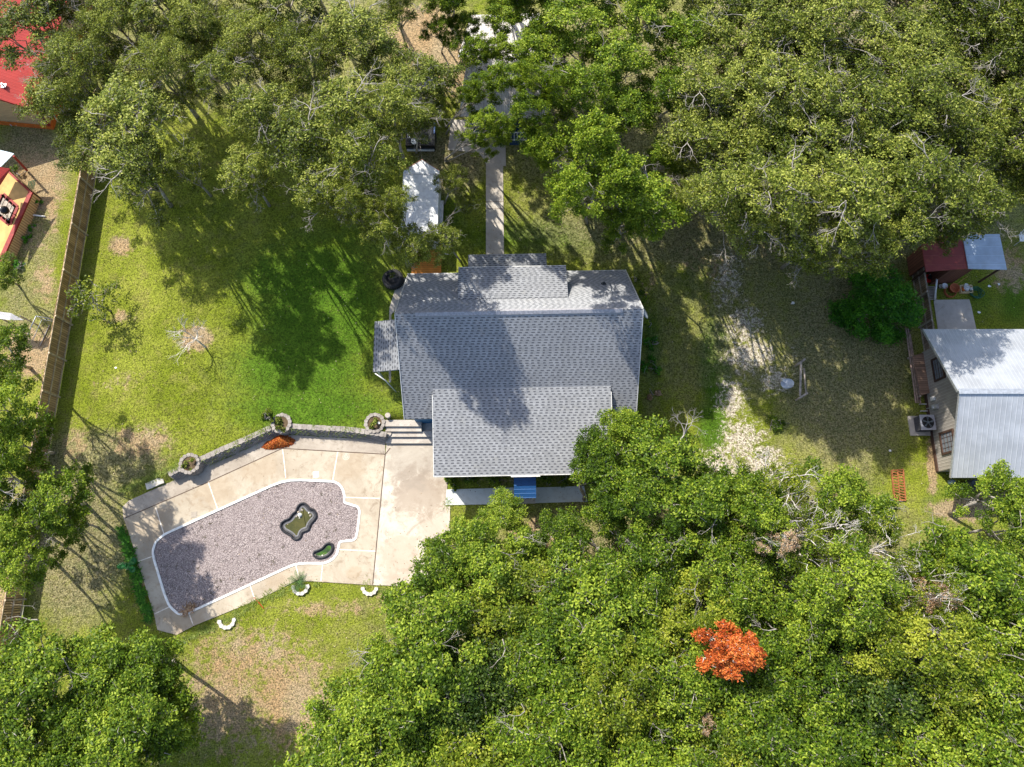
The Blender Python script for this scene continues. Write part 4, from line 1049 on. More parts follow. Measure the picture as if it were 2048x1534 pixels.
# elephant ear leaves
mb = MB(); c0 = G(262, 1135)
for (dx, dy, a, s) in [(.28, .32, .9, .34), (-.25, .1, 3.3, .36), (.3, -.1, -.4, .3), (0, .05, 2.0, .28)]:
    c = c0+Vector((dx, dy, .5)); pts = []
    for k in range(14):
        t = 2*math.pi*k/14; r = s*(1-.35*abs(math.sin(t/2-math.pi/2))**6*1)*(1+.35*math.cos(t)); pts.append(c+Vector((r*math.cos(t)*math.cos(a)-r*.6*math.sin(t)*math.sin(a), r*math.cos(t)*math.sin(a)+r*.6*math.sin(t)*math.cos(a), .06*math.cos(2*t))))
    mb.slab(pts, 0, th=.012); mb.tube([c0, c0.lerp(c, .6)+Vector((0, 0, .12)), c], [.02, .016, .01], 5)
tag(mb.build('elephant_ear', plain('elephant_ear_green', (.012, .11, .016), .45, var=.3)), 'broad-leaved vivid green elephant ear at the left edge of the pool deck', 'plant')
# fern border on the left of the deck
lst = []; g = np.random.default_rng(2)
path_px = [(248,1062),(262,1100),(272,1130),(280,1165),(290,1200),(305,1240)]
for i in range(60):
    t = i/60*(len(path_px)-1); k = int(t); f = t-k; px = path_px[k][0]*(1-f)+path_px[k+1][0]*f-5+g.normal(0, 4); py = path_px[k][1]*(1-f)+path_px[k+1][1]*f+g.normal(0, 3)
    blades(lst, i, 16, .34, .09, .5, G(px, py, .03))
o = blade_obj(lst, 'fern_border', L_vivid, .45); tag(o, 'strip of ferny green plants bordering the left edge of the pool deck', 'border plants', kind='stuff')
lst = []
for pts_ in ([(365,1280),(420,1256),(480,1225),(512,1205)],[(520,1200),(560,1183),(578,1172)],[(628,1168),(635,1170)],[(735,1167),(728,1172)],[(760,1180),(800,1184)],[(240,985),(280,965),(330,945),(362,925)],[(410,925),(470,893),(530,865),(545,850)],[(580,858),(640,862),(700,866),(735,866)],[(895,1000),(899,1014)]):
    for k in range(len(pts_)-1):
        (x0, y0), (x1, y1) = pts_[k], pts_[k+1]; n = max(3, int(math.hypot(x1-x0, y1-y0)/2.2))
        for j in range(n):
            f = j/n; blades(lst, int(x0*7+j), 11, .22, .03, .9, G(x0+(x1-x0)*f+g.normal(0, 3.5), y0+(y1-y0)*f+g.normal(0, 3.5), 0), .07)
o = blade_obj(lst, 'border_grass', L_grass, .5); tag(o, 'tufts of longer grass along the wall top and deck edges', 'grass tufts', kind='stuff')
# lawn grass: short blades scattered over the open lawns
lst_C = []; g = np.random.default_rng(12)
nb = 120000; X = g.uniform(-31, 14, nb); Y = g.uniform(-13, 30, nb)
pxs, pys = toPx(X, Y, 0.3)
def inmask(poly): 
    r_ = np.zeros(nb, bool)
    for i in range(len(poly)):
        x1, y1 = poly[i]; x2, y2 = poly[i-1]
        cond = ((y1 > pys) != (y2 > pys)); xx = np.where(cond, (x2-x1)*(pys-y1)/((y2-y1) if y2 != y1 else 1e-9)+x1, 0)
        r_ ^= cond & (pxs < xx)
    return r_
lawn = inmask([(215,230),(780,230),(800,540),(775,600),(745,640),(745,740),(772,760),(772,830),(740,850),(600,850),(545,850),(520,862),(400,920),(340,930),(235,985),(240,1050),(290,1200),(310,1270),(400,1275),(520,1215),(760,1200),(720,1534),(60,1534),(90,1200),(150,1000),(190,700)])
lawn |= inmask([(1010,340),(1330,340),(1460,520),(1440,900),(1290,900),(1290,640),(1255,530),(1010,500)])
X, Y = X[lawn], Y[lawn]; n = len(X); Z = height(X, Y)
C = np.stack([X, Y, Z+.025], 1); N = g.normal(0, .8, (n, 3)); N[:, 2] = np.abs(N[:, 2])+.3; T = g.normal(0, 1, (n, 3)); T[:, 2] = abs(T[:, 2])*.8
me = leaves_mesh('lawn_grass', C, N, T, g.uniform(.06, .13, n), g.uniform(.02, .045, n), g.uniform(.2, .9, n), MATS['ground'])

pv = np.empty(n*12, 'f'); me.vertices.foreach_get('co', pv); pv = pv.reshape(-1, 3)
VX, VY = toPx(pv[:, 0], pv[:, 1], pv[:, 2])
for nm in ZONES:
    at = me.attributes.new(nm, 'FLOAT', 'POINT'); at.data.foreach_set('value', zone_value(nm, VX, VY).astype('f'))
o = bpy.data.objects.new('lawn_grass', me); S.collection.objects.link(o); tag(o, 'short mown grass of the lawns around the house', 'grass', kind='stuff')

# fallen leaves, twigs and chips lying on the ground
Cr = np.array([tuple(p) for p in pts]); n = len(Cr); g = np.random.default_rng(78); N = g.normal(0, .3, (n, 3)); N[:, 2] = 1
me = leaves_mesh('roof_leaves', Cr, N, g.normal(0, 1, (n, 3)), g.uniform(.05, .12, n), g.uniform(.03, .06, n), g.uniform(0, 1, n), leafmat('roof_leaf_litter', (.07, .045, .03), (.16, .11, .07), (.3, .24, .16), 0))
o = bpy.data.objects.new('roof_leaves', me); S.collection.objects.link(o); tag(o, 'scattered dead leaves lying on the grey shingle roof', 'fallen leaves', kind='stuff')
g = np.random.default_rng(77); nb = 60000; X = g.uniform(-34, 34, nb); Y = g.uniform(-14, 38, nb); U_, V_ = toPx(X, Y, 0.2)
wgt = np.maximum(.06, zone_value('litter', U_, V_)*.5); keep = (g.uniform(size=nb) < wgt) & ~((X > -6.2) & (X < 7.2) & (Y > 5.6) & (Y < 18.4))
X, Y = X[keep], Y[keep]; n = len(X); Z = np.maximum(height(X, Y), .0)+.055
pv_ = [cropP(a, b) for a, b in pool_px]
C = np.stack([X, Y, Z], 1); N = g.normal(0, .35, (n, 3)); N[:, 2] = 1; stick = g.uniform(size=n) < .12
L_fallen = leafmat('fallen_leaves', (.10, .06, .03), (.26, .18, .10), (.46, .38, .27), .0)
me = leaves_mesh('fallen_leaves', C, N, g.normal(0, 1, (n, 3)), np.where(stick, g.uniform(.15, .4, n), g.uniform(.05, .11, n)), np.where(stick, .015, g.uniform(.03, .06, n)), g.uniform(0, 1, n), L_fallen)
o = bpy.data.objects.new('fallen_leaves', me); S.collection.objects.link(o); tag(o, 'brown fallen leaves and twigs strewn over grass and paving', 'fallen leaves', kind='stuff')
# ------------------------------------------------------------------ left: board fence and the two neighbours' houses
M_wood = planks('fence_boards', (.50, .32, .16), .14)
M_wood2 = plain('fence_rail_wood', (.50, .38, .25), .8, var=.3, scale=5, dirt=(.3, .26, .22))
M_grayw = plain('weathered_wood', (.36, .31, .26), .85, var=.3, scale=5)
def board_fence(name, label, x, ys_, h, zf, rails_side, mat, group=None, boards=.14, rmat=None, gap=0.0):
    e = empty(name, (x, ys_[0], zf(ys_[0])), label, 'fence', group)
    for i in range(len(ys_)-1):
        y0, y1 = ys_[i], ys_[i+1]; z0 = (zf(y0)+zf(y1))/2; mb = MB(); n = max(2, int(abs(y1-y0)/boards)); g = random.Random(i+int(x*10))
        for k in range(n):
            ya = y0+(y1-y0)*k/n; yb = y0+(y1-y0)*(k+.95)/n; t_ = h+g.uniform(-.02, .03)
            a_, b_ = min(ya, yb), max(ya, yb)
            mb.prism([(x-.012, a_, z0+t_), (x+.012, a_, z0+t_), (x+.012, b_, z0+t_), (x-.012, b_, z0+t_)], [(x-.012, a_, z0+.03), (x+.012, a_, z0+.03), (x+.012, b_, z0+.03), (x-.012, b_, z0+.03)])
        part(mb, 'board_panel', mat, e)
        for rz_ in (.15, h*.52, h-.06):
            mb = MB(); mb.beam((x+rails_side*.035, y0, z0+rz_), (x+rails_side*.035, y1, z0+rz_), .04, .09); part(mb, 'rail', rmat or M_wood2, e)
    for y in ys_:
        mb = MB(); mb.box((x+rails_side*.075, y, zf(y)+h/2), (.1, .1, h)); part(mb, 'post', rmat or M_wood2, e)
    return e
FY = [32.4, 29.0, 25.6, 22.2, 18.9, 15.75, 13.3, 10.87, 8.45, 6.0, 3.55, 1.1, -1.45, -4.0, -6.5, -9.0, -11.5]
board_fence('board_fence', 'long brown board fence between the lawn and the houses on the left', -28.9, FY, 1.8, lambda y: hz(-28.9, y), 1, M_wood)

def wpoly(name, pts, mat, parent, th=.1, label=None):
    mb = MB(); q = [Vector(p) for p in pts]; n = Vector((0, 0, 0))
    for i in range(len(q)): n += q[i].cross(q[(i+1) % len(q)])
    if n.z < 0: q = q[::-1]
    mb.prism(q, [p-Vector((0, 0, th)) for p in q]); return part(mb, name, mat, parent, label=label)
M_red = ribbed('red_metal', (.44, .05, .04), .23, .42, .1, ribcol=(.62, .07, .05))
M_redtrim = plain('dark_red_trim', (.25, .02, .018), .6)
M_tan = planks('tan_siding', (.50, .36, .20), .2, .7, axis=1, gap=.1, var=.06, dark=(.25, .18, .1))
M_orange = plain('orange_skirt', (.50, .13, .02), .75, var=.2)
M_yel = plain('ochre_paint', (.56, .35, .12), .7, var=.14, scale=2, dirt=(.42, .24, .08))
M_lattice = planks('ochre_skirting', (.66, .48, .27), .17, .7, axis=0, gap=.3, var=.08, dark=(.30, .18, .08))
# first house: red ribbed roof falling east, gable to the south
NRot = math.radians(-6)
def NH(x, y, z):
    c, s = math.cos(NRot), math.sin(NRot); return Vector((-32.5+x*c-y*s, 30.45+x*s+y*c, z))
e = empty('red_roofed_house', NH(0, 0, 0), 'tan house with bright red ribbed metal roof and orange skirt at upper left', 'house')
# roof: eave along east side x=.1, ridge at x=-6
def roof_ns(e, NHf, xe, xr, ze, zr, y0, y1, mat, wallmat):
    mb = MB(); q = [NHf(xr, y0, zr), NHf(xe, y0, ze), NHf(xe, y1, ze), NHf(xr, y1, zr)]
    mb.face(q, uvs=[(0, 0), (0, 6), (y1-y0, 6), (y1-y0, 0)]); b = [p-Vector((0, 0, .08)) for p in q]
    for i in range(4): mb.face([b[i], b[(i+1) % 4], q[(i+1) % 4], q[i]])
    mb.face(b[::-1]); part(mb, 'roof', mat, e)
roof_ns(e, NH, .22, -6.5, 2.62, 6.2, -.25, 14, M_red, None)
roof_ns(e, NH, -13.2, -6.5, 2.62, 6.2, -.25, 14, M_red, None)
mb = MB(); mb.face([NH(-13, 0, .45), NH(0, 0, .45), NH(0, 0, 2.55), NH(-6.5, 0, 6.05), NH(-13, 0, 2.55)]); mb.face([NH(0, 0, .45), NH(0, 13.8, .45), NH(0, 13.8, 2.55), NH(0, 0, 2.55)]); part(mb, 'wall', M_tan, e)
mb = MB(); mb.face([NH(-13, -.03, 0), NH(.03, -.03, 0), NH(.03, -.03, .48), NH(-13, -.03, .48)]); mb.face([NH(.03, -.03, 0), NH(.03, 13.8, 0), NH(.03, 13.8, .48), NH(.03, -.03, .48)]); part(mb, 'skirt', M_orange, e)
mb = MB(); mb.beam(NH(.02, -.02, .45), NH(.02, -.02, 2.6), .12, .12); mb.beam(NH(.22, -.26, 2.56), NH(-6.5, -.26, 6.14), .03, .16); part(mb, 'corner_trim', M_redtrim, e)
c = P(8, 172, 3.5); mb = MB(); mb.cyl(c-Vector((0, 0, .2)), .06, .45, 12); mb.box(c+Vector((0, 0, .02)), (.3, .3, .05)); part(mb, 'vent_pipe', M_galv, e)
# pipes lying against the first house
for k, (a, b) in enumerate([((0, 222), (33, 251)), ((0, 232), (24, 252))]):
    mb = MB(); mb.tube([P(*a, .25), P(*b, .1)], .035, 8); tag(mb.build('pipe', M_galv, smooth=True), ['longer', 'shorter'][k]+' pale pole lying in front of the tan house wall at upper left', 'pole', 'poles by the tan house')
# second house: ochre deck with red trim and skirting, red roof behind
dkz = .85
dk = [P(17, 343, dkz), P(63, 386, dkz), P(0, 527, dkz), P(-120, 470, dkz), P(-110, 380, dkz)]
e2 = empty('porch_house', tuple(P(0, 450)), 'ochre raised porch with dark red trim and a red roof corner at the left edge', 'house')
wpoly('porch_floor', dk, M_yel, e2, .1)
mb = MB(); a, b, c = dk[0], dk[1], dk[2]
mb.beam(a+Vector((0, 0, .06)), b+Vector((0, 0, .06)), .12, .16); mb.beam(b+Vector((0, 0, .06)), c+Vector((0, 0, .06)), .28, .12); part(mb, 'porch_trim', M_redtrim, e2)
mb = MB()
for a, b in ((dk[0], dk[1]), (dk[1], dk[2])):
    d = (b-a).normalized(); n_ = Vector((-d.y, d.x, 0)); n_ = n_ if n_.x > 0 else -n_
    o_ = n_*.12
    a0, b0 = Vector((a.x, a.y, 0))+n_*.14, Vector((b.x, b.y, 0))+n_*.14
    mb.face([a0, b0, b+o_-Vector((0, 0, .02)), a+o_-Vector((0, 0, .02))])
part(mb, 'skirting', M_lattice, e2)
hole = [P(6, 389, dkz+.02), P(34, 414, dkz+.02), P(19, 448, dkz+.02), P(-10, 425, dkz+.02)]
mb = MB()
for i in range(4): mb.beam(hole[i], hole[(i+1) % 4], .28, .08)
part(mb, 'stair_frame', M_redtrim, e2)
for k in range(4):
    f0, f1 = k/4, (k+.86)/4
    l0, l1 = hole[0].lerp(hole[1], f0), hole[0].lerp(hole[1], f1); r0, r1 = hole[3].lerp(hole[2], f0), hole[3].lerp(hole[2], f1)
    mb = MB(); q_ = [p+Vector((0, 0, .04)) for p in (l0, l1, r1, r0)]
    mb.slab(q_, 0, th=.05); part(mb, 'tread', M_grayw, e2)
zr = 3.3
wpoly('porch_roof', [P(20, 337, 2.9), P(0, 368, 2.9), P(-60, 420, 3.4), P(-60, 300, 3.9), P(0, 334, 3.2)], M_red, e2, .07)
wpoly('awning', [P(28, 307, 2.6), P(2, 333, 2.6), P(-60, 330, 3.0), P(-40, 290, 3.0)], ribbed('blue_grey_awning', (.36, .44, .52), .3, .4, .3), e2, .05)
mb = MB(); mb.beam(P(27, 312, 2.2), P(54, 341, .1), .12, .12); part(mb, 'awning_post', M_redtrim, e2)
mb = MB(); mb.box(P(-190, 430, 1.4), (3.0, 7, 2.8), .45); part(mb, 'wall', M_tan, e2)
# grill standing on the porch
c = P(24, 431, dkz); e = empty('grill', c, 'black kettle grill standing on the ochre porch beside the steps', 'grill')
Mblk = plain('black_metal', (.02, .021, .024), .35, .4)
mb = MB(); mb.lathe(c, [(.001, .95), (.14, .93), (.25, .85), (.28, .74), (.27, .68), (.2, .55), (.001, .5)], 20); part(mb, 'lid', Mblk, e, True)
mb = MB(); mb.box(c+Vector((-.45, 0, .72)), (.35, .4, .04)); part(mb, 'side_shelf', M_galv, e)
for k in range(3):
    a = 2.1*k; mb = MB(); mb.beam(c+Vector((.15*math.cos(a), .15*math.sin(a), .6)), c+Vector((.3*math.cos(a), .3*math.sin(a), 0)), .03, .03); part(mb, 'leg', Mblk, e)
# green watering can / folded chair by porch corner
c = G(68, 380); e = empty('folded_chair', c, 'dark green folded lawn chair leaning at the ochre porch corner', 'chair')
Mgr = plain('green_plastic', (.015, .10, .05), .5)
for k in range(5):
    mb = MB(); mb.beam(c+Vector((-.25+.1*k, -.3+.05*k, .25)), c+Vector((0+.1*k, .3+.03*k, .6)), .05, .03); part(mb, 'slat', Mgr, e)
# white pipe on the ground and roof hood lower left
mb = MB(); mb.tube([G(57, 430, .1), G(92, 434, .06)], .055, 10); mb.lathe(G(57, 430, .0), [(.08, 0), (.08, .18), (.001, .2)], 12)
tag(mb.build('drain_pipe', M_white, smooth=True), 'white plastic drain pipe lying on the ground beside the ochre porch', 'pipe')
mb = MB(); q_ = [P(-12, 622, 1.9), P(22, 626, 1.9), P(48, 640, 1.7), P(20, 640, 1.9), P(-12, 636, 2.0)]
mb.slab(q_, 0, th=.05); Mcor = ribbed('corrugated_grey', (.27, .27, .29), .09, .5, .3)
e = empty('lean_to', G(10, 640), 'small grey corrugated canopy at the left edge above the dark oaks', 'canopy'); part(mb, 'roof_sheet', Mcor, e)
for px in (-8, 40):
    mb = MB(); b = P(px, 632, 1.75); mb.beam(Vector((b.x, b.y, 0)), b, .07, .07); part(mb, 'post', M_grayw, e)
# pipe frame gate by the fence
e = empty('pipe_gate', G(80, 660), 'low pale pipe frame standing open beside the left fence', 'gate')
pts = [P(53, 675, .9), P(72, 632, .9), P(104, 638, .9)]
mb = MB(); mb.tube(pts, .035, 8); part(mb, 'top_rail', M_galv, e, True)
for p in pts:
    mb = MB(); mb.tube([Vector((p.x, p.y, 0)), p], .03, 8); part(mb, 'post', M_galv, e, True)
mb = MB(); mb.tube([Vector((p.x, p.y, .3)) for p in pts], .02, 6); part(mb, 'lower_rail', M_galv, e, True)
mb = MB(); mb.tube([P(80, 692, .05), P(99, 650, .05)], .04, 6); tag(mb.build('branch', M_bark), 'thin fallen branch lying beside the pipe frame near the left fence', 'branch')

# ------------------------------------------------------------------ orange mulch heap on the deck
g = np.random.default_rng(31); mb = MB(); ringp = [(524,894),(531,886),(545,878),(556,871),(566,869),(580,873),(590,881),(586,888),(577,893),(560,896),(545,899),(532,899)]
rw = [P(a, b, DZ) for a, b in ringp]; cc = P(556, 885, DZ); N_ = 10; last = None
rings = []
for k in range(N_+1):
    f = k/N_; rings.append([Vector((cc.x+(p.x-cc.x)*f*(1+g.uniform(-.03, .03)), cc.y+(p.y-cc.y)*f*(1+g.uniform(-.03, .03)), DZ-.01+.34*(1-f**1.5)+g.uniform(-.012, .012))) for p in rw])
for k in range(N_):
    for i in range(len(rw)):
        j = (i+1) % len(rw); mb.face([rings[k][i], rings[k+1][i], rings[k+1][j], rings[k][j]])
M_mulch = gravelmat('orange_mulch', [(.30, .09, .02), (.62, .24, .05), (.45, .14, .03), (.75, .36, .10)], 26)
o = mb.build('mulch_heap', M_mulch, smooth=True); tag(o, 'heap of orange wood mulch against the bend of the block wall', 'mulch heap')
C = []; 
for _ in range(900):
    i = g.integers(len(rw)); j = (i+1) % len(rw); t_ = g.uniform(); f = math.sqrt(g.uniform())*1.05; p = rw[i].lerp(rw[j], t_)
    C.append((cc.x+(p.x-cc.x)*f, cc.y+(p.y-cc.y)*f, DZ+.01+.34*(1-min(1, f)**1.5)))
C = np.array(C); n = len(C); N = g.normal(0, .7, (n, 3)); N[:, 2] = abs(N[:, 2])+.5
me = leaves_mesh('mulch_chips', C, N, g.normal(0, 1, (n, 3)), g.uniform(.06, .13, n), g.uniform(.03, .05, n), g.uniform(0, 1, n), L_orange)
oc = bpy.data.objects.new('chips', me); S.collection.objects.link(oc); oc.parent = o; oc['kind'] = 'stuff'

# ------------------------------------------------------------------ pre-formed ponds set in the gravel
M_liner = plain('black_pond_liner', (.028, .028, .032), .35, var=.3, spec=.5)
M_ledge = plain('pond_ledge', (.13, .13, .14), .5, var=.2)
t = NT('pond_water'); o_ = t.obj(); pc = t.mix(t.maprange(t.noise(o_, 1.6, 3), .3, .7), (.045, .048, .008), (.075, .07, .014)); M_water = t.fin(t.principled(pc, .12, 0, t.bump(t.noise(o_, 5, 2), .06, .02), .5))
t = NT('green_water'); o_ = t.obj(); pc = t.mix(t.maprange(t.noise(o_, 2.2, 3), .35, .65), (.022, .04, .012), (.05, .12, .008)); M_gwater = t.fin(t.principled(pc, .14, 0, t.bump(t.noise(o_, 5, 2), .06, .02), .5))
S3 = 6.345
def pond(name, label, ring_px, ledge_w, depth_w, rim=.10, zr=.13, wat=None, steps=2, off=(540, 980), grp='pre-formed ponds in the gravel'):
    R0 = [P(a/S3+off[0], b/S3+off[1], zr) for a, b in round_ring(ring_px, .45)]
    e = empty(name, tuple(P(ring_px[0][0]/S3+off[0], ring_px[0][1]/S3+off[1])), label, 'pond', grp)
    prof = [(0.0, 0), (.0, .12), (-.05, .14), (-.10, .12), (-.12, .02)]
    lev = [(.03, .02), (.0, zr), (-.05, zr+.03), (-.10, zr), (-.13, zr-.10)]
    mb = MB(); rings = [[Vector((p.x, p.y, z)) for p in offset_ring(R0, d)] for d, z in lev]
    for a, b in zip(rings, rings[1:]):
        for i in range(len(a)):
            j = (i+1) % len(a); mb.face([a[i], a[j], b[j], b[i]])
    part(mb, 'rim', M_liner, e, True)
    rl = [[Vector((p.x, p.y, z)) for p in offset_ring(R0, d)] for d, z in ((-.13, .04), (-.13-ledge_w*.55, .035))]
    mb = MB()
    for i in range(len(R0)):
        j = (i+1) % len(R0); mb.face([rl[0][i], rl[0][j], rl[1][j], rl[1][i]])
    part(mb, 'inner_step', M_liner, e)
    rl2 = [[Vector((p.x, p.y, z)) for p in offset_ring(R0, d)] for d, z in ((-.13-ledge_w*.50, .055), (-.13-ledge_w, .05), (-.14-ledge_w, -.05))]
    mb = MB()
    for a, b in zip(rl2, rl2[1:]):
        for i in range(len(a)):
            j = (i+1) % len(a); mb.face([a[i], a[j], b[j], b[i]])
    part(mb, 'ledge', M_ledge if ledge_w > .1 else M_liner, e, True)
    mb = MB(); mb.slab([Vector((p.x, p.y, .045)) for p in offset_ring(R0, -.12-ledge_w*.93)], -.05, .048); part(mb, 'water', wat, e)
    return e
pr = [(330,220),(370,165),(430,152),(480,190),(505,228),(560,240),(600,300),(590,360),(535,420),(515,450),(500,505),(465,528),(410,540),(400,600),(350,640),(290,635),(255,590),(215,565),(150,530),(118,470),(130,410),(185,370),(235,355),(280,290),(320,265)]
pond('lobed_pond', 'large lobed black pre-formed pond with murky olive water in the gravel', pr, .17, .3, wat=M_water)
pond('kidney_pond', 'small kidney-shaped black pond with green water near the coping', [(600,758),(660,730),(695,680),(745,660),(800,680),(812,730),(790,790),(740,840),(670,870),(600,875),(550,850),(535,805),(560,768)], .05, .2, wat=M_gwater)
c = P(600, 1030, .06); mb = MB(); mb.lathe(c, [(.001, .1), (.06, .1), (.12, .06), (.13, .0)], 16); mb.tube([c, c+Vector((0, 0, .22))], .03, 8)
tag(mb.build('pond_fountain', M_white, smooth=True), 'small round pale blue-white fountain float in the lobed pond', 'fountain')
g2 = random.Random(3)
for k, (px, py, r, lab) in enumerate([(604,1020,.07,'grey rock at the top of the lobed pond'),(597,1024,.07,'small dark rock left of the pond fountain'),(618,1026,.055,'pale rock at the upper right lobe of the pond'),(621,1031,.06,'tan pebble below the pale rock in the pond'),(593,1033,.06,'small stone at the pond fountain base'),(645,1111,.06,'white stone at the lower rim of the kidney pond'),(630,1111,.07,'grey stone at the left end of the kidney pond'),(599,1036,.04,'pale pebble below the pond fountain')]):
    c = P(px, py, .06); mb = MB(); mb.lathe(c, [(.001, r*.8), (r*.6, r*.65), (r, r*.2), (r*.9, -.02)], 7)
    mb.v = [(x+g2.uniform(-.015, .015), y+g2.uniform(-.015, .015), z+g2.uniform(-.01, .01)) for x, y, z in mb.v]
    tag(mb.build('rock', M_palestone if k in (2, 5, 7) else M_strip), lab, 'rock', 'rocks in the two ponds')
# round mounds (old fittings) and weeds in the gravel
for px, py, lab in [(625,967,'round worn cover in the gravel near the upper coping'),(677,987,'round worn cover in the gravel at the upper right curve'),(705,1044,'round worn cover in the gravel near the right coping'),(516,986,'round pale cover in the gravel at the upper left')]:
    c = P(px, py, .035); mb = MB(); mb.lathe(c, [(.001, .03), (.1, .03), (.13, .015), (.17, .03), (.2, .02), (.22, -.005)], 20); tag(mb.build('gravel_cover', M_pgrav), lab, 'cover', 'round covers in the gravel')
lst = []; g = np.random.default_rng(14); ppx = [(a/SC+A0[0], b/SC+A0[1]) for a, b in pool_ring]
k = 0
while k < 150:
    x, y = g.uniform(310, 715), g.uniform(960, 1225)
    if inpoly(x, y, ppx) and not (555 < x < 640 and 1000 < y < 1090) and not (620 < x < 675 and 1080 < y < 1125):
        big = g.uniform() < .2; blades(lst, k, 8 if big else 4, .17 if big else .08, .02, .4, P(x, y, .04)); k += 1
o = blade_obj(lst, 'gravel_weeds', leafmat('weed_leaves', (.04, .03, .02), (.08, .065, .035), (.14, .12, .07), .05), .4); tag(o, 'small weeds and twigs sprouting through the pink-grey gravel', 'weeds', kind='stuff')
lst = []
for px, py in [(375,1217),(385,1215),(372,1222)]: blades(lst, px, 22, .4, .07, .6, P(px, py, .04))
o = blade_obj(lst, 'gravel_clump', L_dry, .3); tag(o, 'biggest grey-green weed clump at the lower left of the gravel', 'weed')

# ------------------------------------------------------------------ white cargo trailer, ramp, truck
TX0, TX1 = P(805, 400, 2.0).x, P(876, 400, 2.0).x; TYs, TYn, TYp = P(840, 476, 2.0).y, P(840, 342, 2.0).y, P(840, 320, 2.0).y
zt = RH+2.05; f_ = (H0-zt)/(H0-2.0); TX0 *= f_; TX1 *= f_; TYs *= f_; TYn *= f_; TYp *= f_
xm = (TX0+TX1)/2
e = empty('cargo_trailer', (xm, (TYs+TYn)/2, RH), 'long white enclosed trailer with pointed nose parked under the olive trees', 'trailer')
ringt = [(TX0, TYs), (TX1, TYs), (TX1, TYn), (xm+.02, TYp), (TX0, TYn)]
mb = MB(); mb.slab([Vector((x, y, 0)) for x, y in ringt], RH+.45, zt-.05); part(mb, 'body', plain('trailer_white', (.74, .74, .75), .4, var=.05), e, bevel=.02)
rr_ = [(TX0-.03, TYs-.03), (TX1+.03, TYs-.03), (TX1+.03, TYn+.02), (xm+.02, TYp+.04), (TX0-.03, TYn+.02)]
mb = MB(); mb.slab([Vector((x, y, 0)) for x, y in rr_], zt-.05, zt); part(mb, 'roof', plain('trailer_roof_white', (.74, .75, .76), .45, var=.06, dirt=(.50, .52, .53)), e)
mb = MB()
for (a, b), (c, d) in zip(rr_[2:], rr_[3:]): mb.beam((a, b, zt+.0), (c, d, zt+.0), .05, .05)
part(mb, 'nose_trim', plain('rusty_trim', (.30, .17, .12), .7), e)
mb = MB(); mb.beam((TX0, TYn-.25, zt+.012), (TX1, TYn-.25, zt+.012), .05, .02); part(mb, 'roof_seam', M_galv, e)
for sy in (-.45, .45):
    for sx, X in ((-1, TX0-.08), (1, TX1+.08)):
        mb = MB(); y = (TYs+TYn)/2+sy; mb.tube([Vector((X-.09, y, RH+.33)), Vector((X+.09, y, RH+.33))], .33, 20); w_ = part(mb, 'wheel', MATS['black_rubber'], e, True)
for y in ((TYs+TYn)/2,):
    for X in (TX0-.1, TX1+.1):
        mb = MB(); mb.box((X, y, RH+.78), (.26, 1.9, .06)); part(mb, 'fender', M_galv, e)
mb = MB(); mb.beam((TX0+.3, TYn, RH+.45), (xm, TYp+1.0, RH+.45), .08, .1); mb.beam((TX1-.3, TYn, RH+.45), (xm, TYp+1.0, RH+.45), .08, .1); part(mb, 'hitch_frame', Mblk, e)
mb = MB(); c = Vector((TX1+.18, TYs+1.3, RH+.45)); mb.box(c, (.3, .6, .06)); mb.box(c+Vector((.0, 0, -.3)), (.24, .5, .06)); 
for a in (-.25, .25): mb.beam(c+Vector((0, a, 0)), c+Vector((0, a, -.45)), .04, .04)
tag(mb.build('step_stool', M_galv), 'small grey step standing at the right side of the white trailer', 'step stool')
mb = MB(); y0, y1 = P(850, 546, RH).y-.4, P(850, 512, RH+.1).y
X0, X1 = G(824, 530).x, G(883, 530).x; M_ramp = planks('orange_deck_boards', (.62, .23, .04), .14, .7, axis=1, gap=.06, var=.15)
e = empty('orange_ramp', (X0, y0, RH), 'orange painted wooden deck between the trailer and the house corner', 'deck')
mb.slab([Vector((X0, y0, 0)), Vector((X1, y0, 0)), Vector((X1, y1+1.0, 0)), Vector((X0, y1+1.0, 0))], RH+.12, RH+.18); part(mb, 'deck_boards', M_ramp, e)
for X in (X0+.05, X1-.05):
    mb = MB(); mb.beam((X, y0, RH+.06), (X, y1+1.0, RH+.06), .08, .14); part(mb, 'joist', M_orange, e)
# truck, nose towards the trailer
e = empty('pickup_truck', tuple(G(847, 275)), 'black pickup truck with blue edge mostly hidden under the olive trees', 'truck')
c = G(845, 275); M_blk = plain('black_car_paint', (.012, .014, .02), .18, .2, var=.1, spec=.6); M_bl = plain('blue_stripe', (.02, .07, .22), .35)
w2, L0 = .98, c.y-1.35
def TB(pr_, name, mat, x0, x1, bev=.05):
    mb = MB(); n = len(pr_)
    a = [Vector((c.x+x0, L0+y, RH+z)) for y, z in pr_]; b = [Vector((c.x+x1, L0+y, RH+z)) for y, z in pr_]
    mb.face(a[::-1] if True else a); mb.face(b)
    for i in range(n):
        j = (i+1) % n; mb.face([a[i], a[j], b[j], b[i]])
    return part(mb, name, mat, e, bevel=bev)
TB([(0, .35), (5.5, .35), (5.5, 1.05), (4.6, 1.15), (2.1, 1.12), (.0, 1.1)], 'body', M_blk, -w2, w2)
TB([(2.0, 1.08), (4.3, 1.08), (3.8, 1.8), (2.3, 1.82)], 'cab', M_blk, -w2+.12, w2-.12)
TB([(3.75, 1.2), (4.4, 1.1), (3.86, 1.74), (3.8, 1.78)], 'windscreen', M_glass, -w2+.2, w2-.2, 0)
mb = MB(); mb.box((c.x, L0+1.0, RH+1.105), (1.55, 1.7, .02)); part(mb, 'bed_floor', plain('bed_liner', (.035, .036, .04), .8), e)
